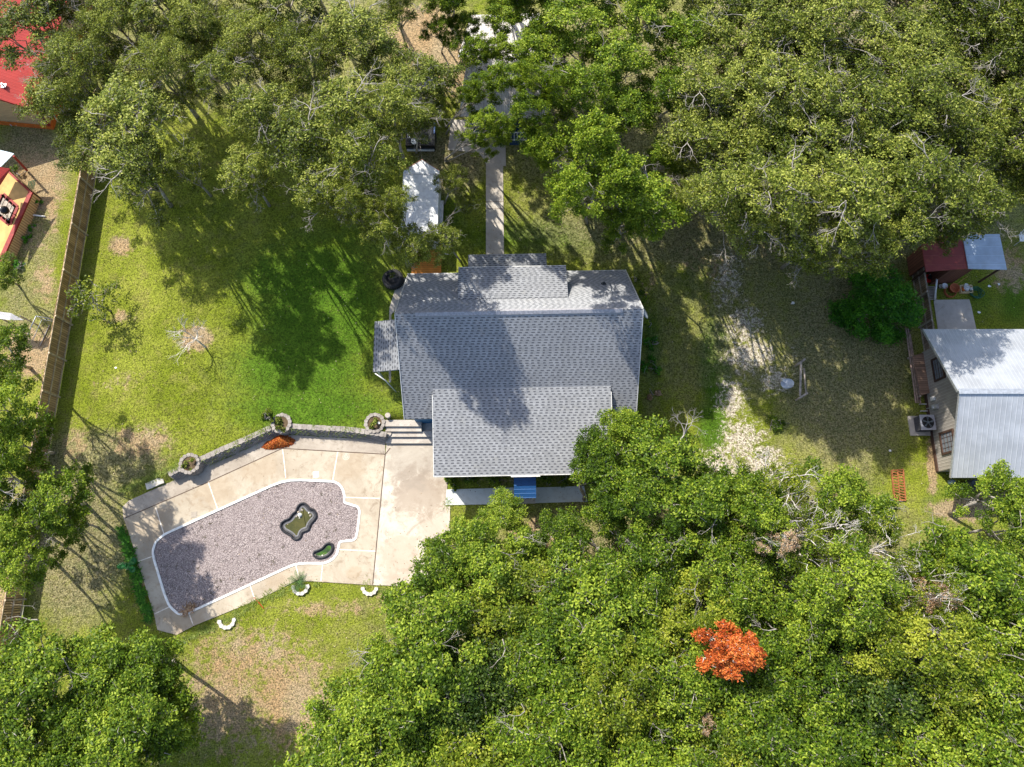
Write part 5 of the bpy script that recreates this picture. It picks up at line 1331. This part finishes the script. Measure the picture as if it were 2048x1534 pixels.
for s in (-1, 1):
    mb = MB(); mb.box((c.x+s*(w2-.03), L0+1.3, RH+1.13), (.09, .8, .06)); part(mb, 'blue_rail', M_bl, e)
    for y in (1.1, 4.5):
        mb = MB(); mb.tube([Vector((c.x+s*(w2-.22), L0+y, RH+.37)), Vector((c.x+s*(w2+.01), L0+y, RH+.37))], .37, 22); part(mb, 'wheel', MATS['black_rubber'], e, True)
mb = MB(); mb.tube([Vector((c.x-w2+.05, L0-.04, RH+.6)), Vector((c.x+w2-.05, L0-.04, RH+.6))], .09, 10); part(mb, 'bumper', M_galv, e, True)
cc = P(829, 283, RH+1.2); mb = MB(); mb.lathe(cc, [(.001, .12), (.06, .13), (.08, .1), (.13, .09), (.17, .12), (.22, .1), (.23, 0)], 22)
wh = mb.build('spare_wheel', M_white, smooth=False); tag(wh, 'round white spare wheel lying on the black truck', 'wheel')
for k in range(5):
    a = 2*math.pi*k/5; mb = MB(); mb.box(None, (.07, .045, .02), M=Matrix.Translation(cc+Vector((.12*math.cos(a), .12*math.sin(a), .112))) @ Matrix.Rotation(a, 4, 'Z')); part(mb, 'rim_slot', Mblk, wh)
mb = MB()
for dx in (0, .12): mb.beam(P(816, 268, RH+1.2)+Vector((dx, .3, 0)), P(816, 268, RH+1.2)+Vector((dx, -.3, 0)), .03, .03)
for k in range(3): mb.beam(P(816, 268, RH+1.2)+Vector((0, .3-.3*k, 0)), P(816, 268, RH+1.2)+Vector((.12, .3-.3*k, 0)), .03, .03)
tag(mb.build('small_rack', M_galv), 'little pale metal rack in the left side of the truck bed', 'rack')

# ------------------------------------------------------------------ outbuilding behind the house
M_gm = ribbed('weathered_metal', (.50, .48, .46), .3, .55, .15, rust=(.28, .22, .2), rustamt=.5)
M_dblue = plain('dark_blue_wall', (.015, .045, .12), .7)
e = empty('outbuilding', tuple(G(1010, 170)), 'long dark blue outbuilding with two weathered grey metal roofs under the trees', 'building')
def roofpx(pts, name, par, mat, th=.08): return wpoly(name, [P(a, b, z) for a, b, z in pts], mat, par, th)
roofpx([(942,30,3.4),(1080,26,3.4),(1085,118,2.9),(916,113,2.9)], 'upper_roof', e, M_gm)
roofpx([(936,116,3.9),(1098,120,3.9),(1108,160,3.7),(928,155,3.7)], 'roof', e, M_gm)
roofpx([(928,155.5,3.7),(1108,160.5,3.7),(1092,236,2.8),(918,232,2.8)], 'roof', e, M_gm)
b0, b1 = P(930, 228, 2.7), P(1082, 232, 2.7); n0, n1 = P(945, 35, 3.3), P(1072, 32, 3.3)
mb = MB(); mb.slab([Vector((b0.x+.2, b0.y+1.1, 0)), Vector((b1.x-.2, b1.y+1.1, 0)), Vector((n1.x, n1.y, 0)), Vector((n0.x, n0.y, 0))], 0, 2.75); part(mb, 'wall', M_dblue, e)
mb = MB(); p0, p1 = G(930, 290), G(1070, 285); mb.slab([Vector((b0.x+.2, p0.y, 0)), Vector((b1.x-.2, p0.y, 0)), Vector((b1.x-.2, b1.y+1.1, 0)), Vector((b0.x+.2, b0.y+1.1, 0))], RH, RH+.35); part(mb, 'porch_floor', M_dblue, e)
mb = MB()
for k in range(22):
    x = b0.x+.3+(b1.x-b0.x-.6)*k/21; mb.beam((x, p0.y+.1, RH+.35), (x, p0.y+.1, RH+1.3), .04, .04)
for z in (.45, 1.3): mb.beam((b0.x+.3, p0.y+.1, RH+z), (b1.x-.3, p0.y+.1, RH+z), .06, .05)
part(mb, 'porch_railing', M_trim, e)
for x in (b0.x+.3, (b0.x+b1.x)/2, b1.x-.3):
    mb = MB(); mb.box((x, p0.y+.1, 1.6), (.12, .12, 2.3)); part(mb, 'post', M_trim, e)
# garden seat and blue tarp under the trees
c = G(652, 388); e = empty('garden_bench', c, 'grey garden bench standing in deep shade under the olive trees', 'bench')
for k in range(4):
    mb = MB(); mb.beam(c+Vector((-.6, -.2+.13*k, .45)), c+Vector((.6, -.1+.13*k, .45)), .1, .03); part(mb, 'seat_slat', M_grayw, e)
for k in range(3):
    mb = MB(); mb.beam(c+Vector((-.6, .3, .6+.13*k)), c+Vector((.6, .4, .6+.13*k)), .03, .1); part(mb, 'back_slat', M_grayw, e)
for sx in (-.55, .55):
    for sy in (-.15, .3): mb = MB(); mb.box(c+Vector((sx, sy, .22)), (.07, .07, .45)); part(mb, 'leg', M_grayw, e)
c = G(630, 368); mb = MB(); g = np.random.default_rng(5); ring = [c+Vector((.5*math.cos(a)*(1+.2*math.sin(3*a)), .35*math.sin(a), .05)) for a in np.linspace(0, 6.28, 15)[:-1]]
mb.prism([p.lerp(c, .35)+Vector((0, 0, .14+.05*math.sin(i*1.7))) for i, p in enumerate(ring)], ring); tag(mb.build('tarp', M_bl), 'crumpled blue tarp on the grass beside the garden bench', 'tarp')
# ------------------------------------------------------------------ right: metal-roofed house
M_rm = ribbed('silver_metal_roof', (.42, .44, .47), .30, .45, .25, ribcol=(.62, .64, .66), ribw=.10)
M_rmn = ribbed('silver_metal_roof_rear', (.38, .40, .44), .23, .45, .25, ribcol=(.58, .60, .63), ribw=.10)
M_side = ribbed('tan_metal_siding', (.36, .33, .30), .19, .55, .15, ribcol=(.50, .47, .43), ribw=.16)
M_brown = plain('brown_trim', (.07, .04, .03), .6)
e = empty('metal_roofed_house', (30, 10, 0), 'house with silver ribbed metal roof and tan metal siding at the right edge', 'house')
X0, XE = 25.35, 42.0; yN, yR, yS = 14.42, 9.96, 5.36; zE, zR = 3.0, 5.1
def rp(q_, name, mat):
    mb = MB(); q_ = [Vector(p) for p in q_]; mb.prism(q_, [p-Vector((0, 0, .1)) for p in q_]); part(mb, name, mat, e)
rp([(X0, yS, zE), (XE, yS, zE), (XE, yR, zR), (X0, yR, zR)], 'roof', M_rm)
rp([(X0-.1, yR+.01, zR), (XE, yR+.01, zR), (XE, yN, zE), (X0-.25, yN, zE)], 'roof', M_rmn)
mb = MB(); mb.beam((X0-.12, yR, zR+.03), (XE, yR, zR+.03), .3, .05); part(mb, 'ridge_cap', M_galv, e)
xw = 26.35; a_, b_ = yS+.75, yN-.7
ez = lambda y: zE+(zR-zE)*(y-yS)/(yR-yS) if y < yR else zE+(zR-zE)*(yN-y)/(yN-yR)
mb = MB(); mb.face([(xw, b_, 0), (xw, a_, 0), (xw, a_, ez(a_)-.12), (xw, yR, zR-.12), (xw, b_, ez(b_)-.12)])
mb.face([(xw, a_, 0), (XE, a_, 0), (XE, a_, ez(a_)-.12), (xw, a_, ez(a_)-.12)]); mb.face([(XE, b_, 0), (xw, b_, 0), (xw, b_, ez(b_)-.12), (XE, b_, ez(b_)-.12)])
part(mb, 'wall', M_side, e)
mb = MB(); mb.beam((X0-.02, yS, zE-.07), (X0-.02, yR, zR-.07), .04, .16); mb.beam((X0-.12, yR, zR-.07), (X0-.27, yN, zE-.07), .04, .16); part(mb, 'rake_trim', M_galv, e)
mb = MB(); mb.box((xw-.03, (a_+b_)/2, .12), (.08, b_-a_, .24)); part(mb, 'base_trim', M_brown, e)
_t = NT('curtained_glass'); M_pane2 = _t.fin(_t.principled((.17, .19, .22), .15, 0, None, .5))
def window_w(y, z, wd, hh):
    mb = MB()
    for s in (-1, 1):
        mb.box((xw-.05, y+s*wd/2, z), (.1, .12, hh+.12)); mb.box((xw-.05, y, z+s*hh/2), (.1, wd-.12, .12))
    wn_ = part(mb, 'window', M_brown, e)
    mb = MB(); mb.box((xw-.02, y, z), (.03, wd-.12, hh-.12)); pn = mb.build('pane', M_pane2, wn_)
    mb = MB()
    for k in (-1, 0, 1): mb.box((xw-.045, y+k*wd/4, z), (.03, .012, hh-.12))
    for k in (-.5, 0, .5): mb.box((xw-.047, y, z+k*hh/2), (.03, wd-.14, .012))
    mb.build('muntins', M_brown, wn_)
def onwall(px, py):
    u, v = px-1024, py-767; D = FPX*CT+v*ST; z = H0-xw*D/u; return (FPX*ST-v*CT)*(H0-z)/D, z
y1, z1 = onwall(1897, 884); y2, z2 = onwall(1878, 737)
window_w(y1, z1, 1.25, 1.3); window_w(y2, z2, 1.35, 1.0)
y3, z3 = onwall(1873, 814); mb = MB(); mb.box((xw-.1, y3, z3), (.2, .3, .45)); mb.lathe((xw-.2, y3, z3), [(.001, .0), (.09, .0)], 12); mb.tube([(xw-.08, y3+.05, z3), (xw-.08, y3+.1, .1)], .03, 8); part(mb, 'electric_meter', M_galv, e)
mb = MB(); mb.box((xw-.08, y3+.55, z3-.1), (.15, .25, .3)); mb.tube([(xw-.5, y3+.4, .1), (xw-.05, y3+.4, .15)], .03, 8); mb.tube([(xw-.5, y3-.05, .1), (xw-.05, y3-.05, .15)], .03, 8); part(mb, 'utility_box', M_trim, e)
mb = MB(); c = P(2044, 868, 3.5); mb.cyl(c-Vector((0, 0, .25)), .08, .5, 12); part(mb, 'roof_vent', M_brown, e)
dish('wall_dish', G(1893, 948), 2.5, .75, .42, 'grey satellite dish at the lower corner of the metal-roofed house', mast=1.5, col=(.26, .27, .34))
dish('yard_dish', G(1566, 775), 2.55, .62, .36, 'pale blue satellite dish standing alone on the chalky track', mast=.8)
# air conditioner
c = G(1837, 852); e = empty('air_conditioner', c, 'square grey outdoor air conditioner with black fan grille on a concrete pad', 'air conditioner')
mb = MB(); mb.box(c+Vector((.0, 0, .05)), (1.25, 1.25, .1)); part(mb, 'pad', concrete('ac_pad', (.42, .38, .33), (.55, .5, .45), (.3, .26, .22)), e)
mb = MB(); mb.box(c+Vector((.1, .05, .48)), (.82, .86, .74)); part(mb, 'body', plain('ac_louvre', (.03, .03, .035), .6), e, bevel=.05)
mb = MB()
for k in range(12):
    z = .16+.058*k; mb.box(c+Vector((.1, .05, z)), (.85, .89, .012))
part(mb, 'louvres', plain('ac_fins', (.10, .10, .11), .5), e)
mb = MB(); mb.box(c+Vector((.1, .05, .87)), (.92, .96, .05)); part(mb, 'top_cover', plain('ac_grey', (.33, .34, .39), .45, var=.08), e, bevel=.06)
tc = c+Vector((.1, .05, .897))
mb = MB(); mb.lathe(tc, [(.001, .002), (.36, .002), (.37, .0)], 28); part(mb, 'fan_well', Mblk, e)
mb = MB()
for k in range(5):
    a = 2*math.pi*k/5; q_ = [tc+Vector((r*math.cos(a+t_), r*math.sin(a+t_), .012)) for r, t_ in ((.08, 0), (.33, .05), (.33, .45), (.08, .5))]
    mb.slab(q_, 0, th=.006)
mb.cyl(tc+Vector((0, 0, .004)), .09, .02, 16); part(mb, 'fan', plain('fan_blue_grey', (.14, .18, .22), .4), e)
mb = MB()
for rr in (.1, .18, .26, .34):
    pts = [tc+Vector((rr*math.cos(a), rr*math.sin(a), .035)) for a in np.linspace(0, 2*math.pi, 25)]; mb.tube(pts, .006, 4, cap=False)
for k in range(12):
    a = math.pi*k/6; mb.beam(tc+Vector((.06*math.cos(a), .06*math.sin(a), .04)), tc+Vector((.37*math.cos(a), .37*math.sin(a), .034)), .008, .006)
part(mb, 'fan_guard', Mblk, e)

# wood deck, poles, board fence, red shed
M_dw = planks('weathered_deck_boards', (.32, .20, .14), .14, .85, axis=1, gap=.1, var=.35)
dz_ = .55; e = empty('side_deck', tuple(G(1850, 745)), 'small weathered brown wooden deck against the metal-roofed house', 'deck')
q_ = [P(1825, 712, dz_), P(1866, 699, dz_), P(1877, 780, dz_), P(1842, 791, dz_)]
mb = MB(); mb.slab(q_, 0, th=.05); part(mb, 'deck_boards', M_dw, e)
for p in q_:
    mb = MB(); mb.box(Vector((p.x, p.y, dz_/2-.03)), (.1, .1, dz_-.06)); part(mb, 'post', M_grayw, e)
M_pole = plain('faded_red_wood', (.34, .24, .20), .8, var=.3)
e = empty('pole_rack', tuple(G(1820, 730)), 'long thin wooden rails lying beside the brown deck at right', 'rails')
for k, (a, b) in enumerate([((1812, 657), (1832, 806)), ((1816, 657), (1836, 806)), ((1820, 668), (1841, 808))]):
    mb = MB(); mb.beam(P(*a, .5-.1*k), P(*b, .5-.1*k), .07, .06); part(mb, 'rail', M_pole, e)
for py in (665, 735, 800):
    px = 1808+(py-657)*.135; p = G(px+2, py); mb = MB(); mb.box(p+Vector((.05, 0, .2)), (.12, .12, .45)); part(mb, 'post', M_brown, e)
xf = G(1836, 640).x
M_gf = planks('grey_fence_boards', (.25, .19, .14), .14, .85, var=.3)
board_fence('side_fence', 'weathered grey board fence between the big shrub and the concrete slab', xf+.05, [G(1832, 548).y, G(1834, 600).y, G(1836, 655).y, G(1836, 706).y], 1.5, lambda y: 0, -1, M_gf, rmat=M_grayw)
# chalk stones edging near the poles
M_shed = planks('shed_brown_boards', (.17, .07, .045), .2, .8, var=.2)
M_sred = ribbed('dull_red_metal', (.26, .045, .04), .62, .5, .1, rust=(.42, .12, .06), rustamt=.5, ribw=.05)
M_slb = ribbed('pale_blue_metal', (.44, .52, .62), .62, .45, .2, ribw=.05, rust=(.32, .36, .42), rustamt=.3)
e = empty('red_shed', tuple(G(1880, 570)), 'brown shed with dull red roof and pale blue metal extension under olive trees', 'shed')
zs_ = 2.5
mbq = lambda pts, z: [P(a, b, z) for a, b in pts]
def roof_uv(pts, name, mat):
    mb = MB(); q_ = [Vector(p) for p in pts]; n = Vector((0, 0, 0))
    for i in range(len(q_)): n += q_[i].cross(q_[(i+1) % len(q_)])
    if n.z < 0: q_ = q_[::-1]
    mb.face(q_, uvs=[(p.y, p.x) for p in q_]); b = [p-Vector((0, 0, .08)) for p in q_]
    for i in range(len(q_)): mb.face([b[i], b[(i+1) % len(q_)], q_[(i+1) % len(q_)], q_[i]])
    mb.face(b[::-1]); part(mb, name, mat, e)
roof_uv(mbq([(1841,474),(1852,543),(1937,537),(1925,470)], zs_), 'roof', M_sred)
roof_uv(mbq([(1925,469),(1937,537),(2014,539),(1999,468)], zs_+.06), 'extension_roof', M_slb)
w0 = P(1857, 543, zs_); w1 = P(1975, 540, zs_); 
y_f = G(1890, 570).y; x0, x1 = P(1856, 500, zs_-.1).x, P(1972, 540, zs_).x
mb = MB(); yb_ = P(1841, 474, zs_).y-.3
mb.slab([Vector((x0+1.2, y_f, 0)), Vector((x1-.6, y_f+.15, 0)), Vector((x1-.6, yb_, 0)), Vector((x0+1.2, yb_, 0))], 0, zs_-.08); part(mb, 'wall', M_shed, e)
mb = MB(); mb.slab([Vector((x0, y_f+.6, 0)), Vector((x0+.1, y_f+.6, 0)), Vector((x0+.1, yb_, 0)), Vector((x0, yb_, 0))], 0, zs_-.08); part(mb, 'side_wall', M_shed, e)
for p in (Vector((x0+.1, y_f+.3, 0)), P(2008, 536, 0)*0+Vector((P(2008, 536, zs_).x, P(2008, 536, zs_).y+.1, 0))):
    mb = MB(); mb.box(Vector((p.x, p.y, zs_/2-.05)), (.1, .1, zs_-.1)); part(mb, 'post', M_brown, e)
# open side door of the shed leaning at the left
e = empty('brown_screen', tuple(G(1822, 545)), 'tall dark brown board screen standing left of the red shed', 'screen')
mb = MB(); a, b = G(1828, 555), G(1826, 505); mb.slab([a+Vector((-.05, 0, 0)), a+Vector((.03, 0, 0)), b+Vector((.03, 0, 0)), b+Vector((-.05, 0, 0))], 0, 2.1); part(mb, 'board_panel', M_shed, e)
mb = MB(); mb.box(a+Vector((0, 0, 1.05)), (.12, .12, 2.15)); part(mb, 'post', M_brown, e)
# things in front of the shed
M_redp = plain('red_plastic', (.48, .012, .015), .4); M_terra = plain('terracotta', (.42, .12, .05), .75)
c = G(1853, 560); e = empty('push_mower', c, 'red and black push mower half under the shed roof', 'mower')
mb = MB(); mb.box(c+Vector((0, 0, .22)), (.46, .5, .16)); part(mb, 'deck', M_redp, e, bevel=.05)
mb = MB(); mb.cyl(c+Vector((.03, .03, .3)), .14, .16, 16); part(mb, 'engine', Mblk, e)
mb = MB(); mb.tube([c+Vector((.2, -.2, .3)), c+Vector((.75, .25, .95)), c+Vector((.6, .55, .95)), c+Vector((.05, .22, .3))], .02, 6); part(mb, 'handle', M_galv, e)
for sx in (-.24, .24):
    for sy in (-.2, .22):
        mb = MB(); p = c+Vector((sx, sy, .11)); mb.tube([p-Vector((.03, 0, 0)), p+Vector((.03, 0, 0))], .11, 14); part(mb, 'wheel', Mblk, e, True)
mb = MB(); a, b = P(1874, 557, .9), P(1869, 600, .1); mb.tube([a, b], .06, 10); tag(mb.build('white_post', M_white, smooth=True), 'white pipe leaning between the shed and the concrete slab', 'pipe')
for k in range(4):
    c = G(1855+k*.6, 578+k*6); mb = MB()
    for j in range(3): mb.box(c+Vector((.1, .12*(j-1), .08)), (.8, .06, .05))
    for j in (-.3, .35): mb.box(c+Vector((.1+j, 0, .03)), (.06, .36, .06))
    tag(mb.build('pallet', M_grayw), ['uppermost','second','third','lowest'][k]+' dark slatted pallet in the row between fence and white pipe', 'pallet', 'pallets below the shed')
def pot(px, py, r, hgt, mat, label, name='pot', cat='pot'):
    c = G(px, py); mb = MB(); mb.lathe(c, [(r*.7, 0), (r, hgt), (r*1.08, hgt), (r*1.08, hgt+.03), (r*.92, hgt+.03), (r*.88, hgt*.6), (.001, hgt*.6)], 24); return tag(mb.build(name, mat, smooth=True), label, cat)
pot(1878, 575, .13, .2, M_strip, 'small grey pot left of the coiled hoses by the shed'); pot(1886, 574, .18, .2, M_white, 'round white pot beside the white pipe at the shed')
pot(1903, 580, .31, .35, M_terra, 'wide terracotta red tub standing in front of the brown shed wall', 'tub', 'tub')
c = G(1901, 583); mb = MB()
for k in range(4): mb.tube([c+Vector((.36*math.cos(a)-.12, .36*math.sin(a)-.08, .06+.05*k)) for a in np.linspace(0, 6.28, 26)], .025, 6)
tag(mb.build('hose_coil', M_terra, smooth=True), 'coiled reddish hose lying around the terracotta tub', 'hose')
c = G(1929, 580); e = empty('plastic_crate', c, 'pale yellow open crate heaped with white pots and an orange cup', 'crate')
mb = MB(); 
for s in (-1, 1): mb.box(c+Vector((s*.38, 0, .12)), (.04, .52, .24)); mb.box(c+Vector((0, s*.25, .12)), (.72, .04, .24))
mb.box(c+Vector((0, 0, .03)), (.72, .46, .04)); part(mb, 'crate_body', plain('pale_yellow', (.62, .48, .28), .6), e)
g3 = random.Random(8)
for k in range(11):
    p = c+Vector((g3.uniform(-.12, .3), g3.uniform(-.12, .3), .1)); mb = MB(); mb.lathe(p, [(.06, 0), (.085, .18), (.07, .18), (.05, .08), (.001, .08)], 12)
    tag(mb.build('small_pot', M_white, smooth=True), 'one of the small white pots heaped in the yellow crate', 'pot', 'white pots in the crate')
mb = MB(); mb.tube([c+Vector((-.22, .1, .15)), c+Vector((-.2, -.14, .2))], .09, 12); tag(mb.build('orange_cup', M_orange, smooth=True), 'orange pot lying at the left end of the yellow crate', 'pot')
c = G(1950, 587); mb = MB(); g3 = random.Random(9)
for k in range(6):
    ph = g3.uniform(0, 6); rr = .22+.04*k; mb.tube([c+Vector((rr*math.cos(a+ph)*1.1+.05*math.sin(a*3+k), rr*math.sin(a+ph), .04+.03*k)) for a in np.linspace(0, 6.0, 24)], .022, 6)
tag(mb.build('green_hose', Mgr, smooth=True), 'tangled dark green garden hose on the grass right of the crate', 'hose')
mb = MB(); mb.beam(P(1912, 569, .1), P(1935, 553, 1.0), .04, .04); tag(mb.build('broom_handle', M_yel), 'yellow wooden handle leaning on the brown shed wall', 'handle')
# white chair at the right edge
c = G(2037, 482); e = empty('garden_chair', c, 'white metal garden chair standing on bare ground at the right edge', 'chair')
mb = MB(); mb.box(c+Vector((0, 0, .45)), (.5, .5, .03)); part(mb, 'seat', M_white, e, bevel=.01)
mb = MB()
for k in range(5): mb.beam(c+Vector((-.22+.11*k, .26, .45)), c+Vector((-.22+.11*k, .34, .95)), .025, .025)
mb.beam(c+Vector((-.26, .34, .95)), c+Vector((.26, .34, .95)), .04, .04); part(mb, 'backrest', M_white, e)
for sx in (-1, 1):
    mb = MB(); mb.beam(c+Vector((sx*.27, -.2, .68)), c+Vector((sx*.27, .32, .7)), .05, .03); part(mb, 'armrest', M_white, e)
    for sy in (-1, 1): mb = MB(); mb.beam(c+Vector((sx*.22, sy*.22, .45)), c+Vector((sx*.36, sy*.34, 0)), .03, .03); part(mb, 'leg', M_white, e)
# wooden rail frame in the yard: two long rails on two sawhorse ends
e = empty('rail_frame', tuple(G(1603, 755)), 'narrow weathered wooden frame of two rails standing alone on the grass', 'wooden frame')
a0, a1 = P(1602, 724, .75), P(1600, 792, .75); b0_, b1_ = P(1608, 737, .45), P(1612, 787, .45)
mb = MB(); mb.beam(a0, a1, .13, .05); part(mb, 'rail', M_grayw, e); mb = MB(); mb.tube([b0_, (b0_+b1_)/2, b1_], .05, 8); part(mb, 'rail', M_grayw, e)
for p0, p1 in ((P(1596, 728, .5), P(1610, 718, .7)), (P(1599, 796, .6), P(1615, 786, .6))):
    mb = MB(); mb.beam(p0, p1, .12, .06); part(mb, 'crossbar', M_grayw, e)
    for p in (p0, p1): mb = MB(); mb.box(Vector((p.x, p.y, p.z/2)), (.09, .09, p.z)); part(mb, 'leg', M_grayw, e)
# rusty ramp
e = empty('rusty_ramp', tuple(G(1797, 970)), 'rusty orange metal loading ramp lying on the grass below the house', 'ramp')
M_rust = plain('rust', (.30, .11, .04), .8, var=.4, scale=8, dirt=(.2, .08, .04))
q_ = [P(1783, 941, .25), P(1806, 939, .25), P(1811, 1000, .08), P(1789, 1002, .08)]
mb = MB(); mb.beam(q_[0], q_[3], .06, .12); mb.beam(q_[1], q_[2], .06, .12); mb.beam(q_[0], q_[1], .08, .1); mb.beam(q_[3], q_[2], .06, .08); mb.beam((q_[0]+q_[1])/2, (q_[2]+q_[3])/2, .05, .08); part(mb, 'frame', M_rust, e)
mb = MB()
for k in range(11):
    f = (k+.5)/11; l_, r_ = q_[0].lerp(q_[3], f), q_[1].lerp(q_[2], f); mb.beam(l_, l_.lerp(r_, .5)+Vector((0, -.12, 0)), .06, .04); mb.beam(l_.lerp(r_, .52), r_+Vector((0, -.12, 0)), .06, .04)
part(mb, 'treads', M_rust, e)
# under the lower eave: wheelbarrow-like drum and tank
c = G(1934, 972); mb = MB(); mb.lathe(c, [(.3, 0), (.32, .5), (.3, .85), (.27, .87), (.26, .8), (.001, .78)], 20); tag(mb.build('barrel', plain('dark_barrel', (.07, .08, .08), .5), smooth=True), 'dark barrel standing just below the metal roof eave', 'barrel')
c = G(1899, 965); mb = MB(); mb.lathe(c, [(.14, 0), (.16, .1), (.16, .35), (.12, .42), (.05, .46), (.001, .46)], 16); tag(mb.build('gas_bottle', plain('blue_grey_bottle', (.14, .2, .26), .4), smooth=True), 'small blue-grey gas bottle at the lower house corner', 'gas bottle')
# litter scraps
for k, (px, py, r, lab) in enumerate([(1957, 625, .12, 'white scrap on the grass right of the concrete slab'), (1997, 569, .12, 'white scrap lying near the shed extension'), (1978, 573, .12, 'thin white scrap on the shaded grass by the shed'), (1779, 901, .12, 'white scrap on the grass left of the metal-roofed house'), (233, 736, .1, 'white scrap on the lawn near the left fence'), (1585, 607, .14, 'pale wood chip on the shaded ground above the rail frame')]):
    c = G(px, py, .03); mb = MB(); g4 = random.Random(k); ring = [c+Vector((r*math.cos(a)*g4.uniform(.5, 1.2), r*math.sin(a)*g4.uniform(.4, 1.0), 0)) for a in np.linspace(0, 6.28, 8)[:-1]]
    mb.slab([p+Vector((0, 0, g4.uniform(0, .04))) for p in ring], 0, th=.01); tag(mb.build('paper_scrap', M_white), lab, 'scrap', 'pale scraps on the ground')
# red bed edging tools: long red-handled rake on the lawn below deck
mb = MB(); mb.tube([P(508, 1195, .06), P(520, 1208, .04), P(527, 1217, .03)], .018, 6); tag(mb.build('rope', M_redp), 'short red cord lying at the lower deck edge', 'rope')
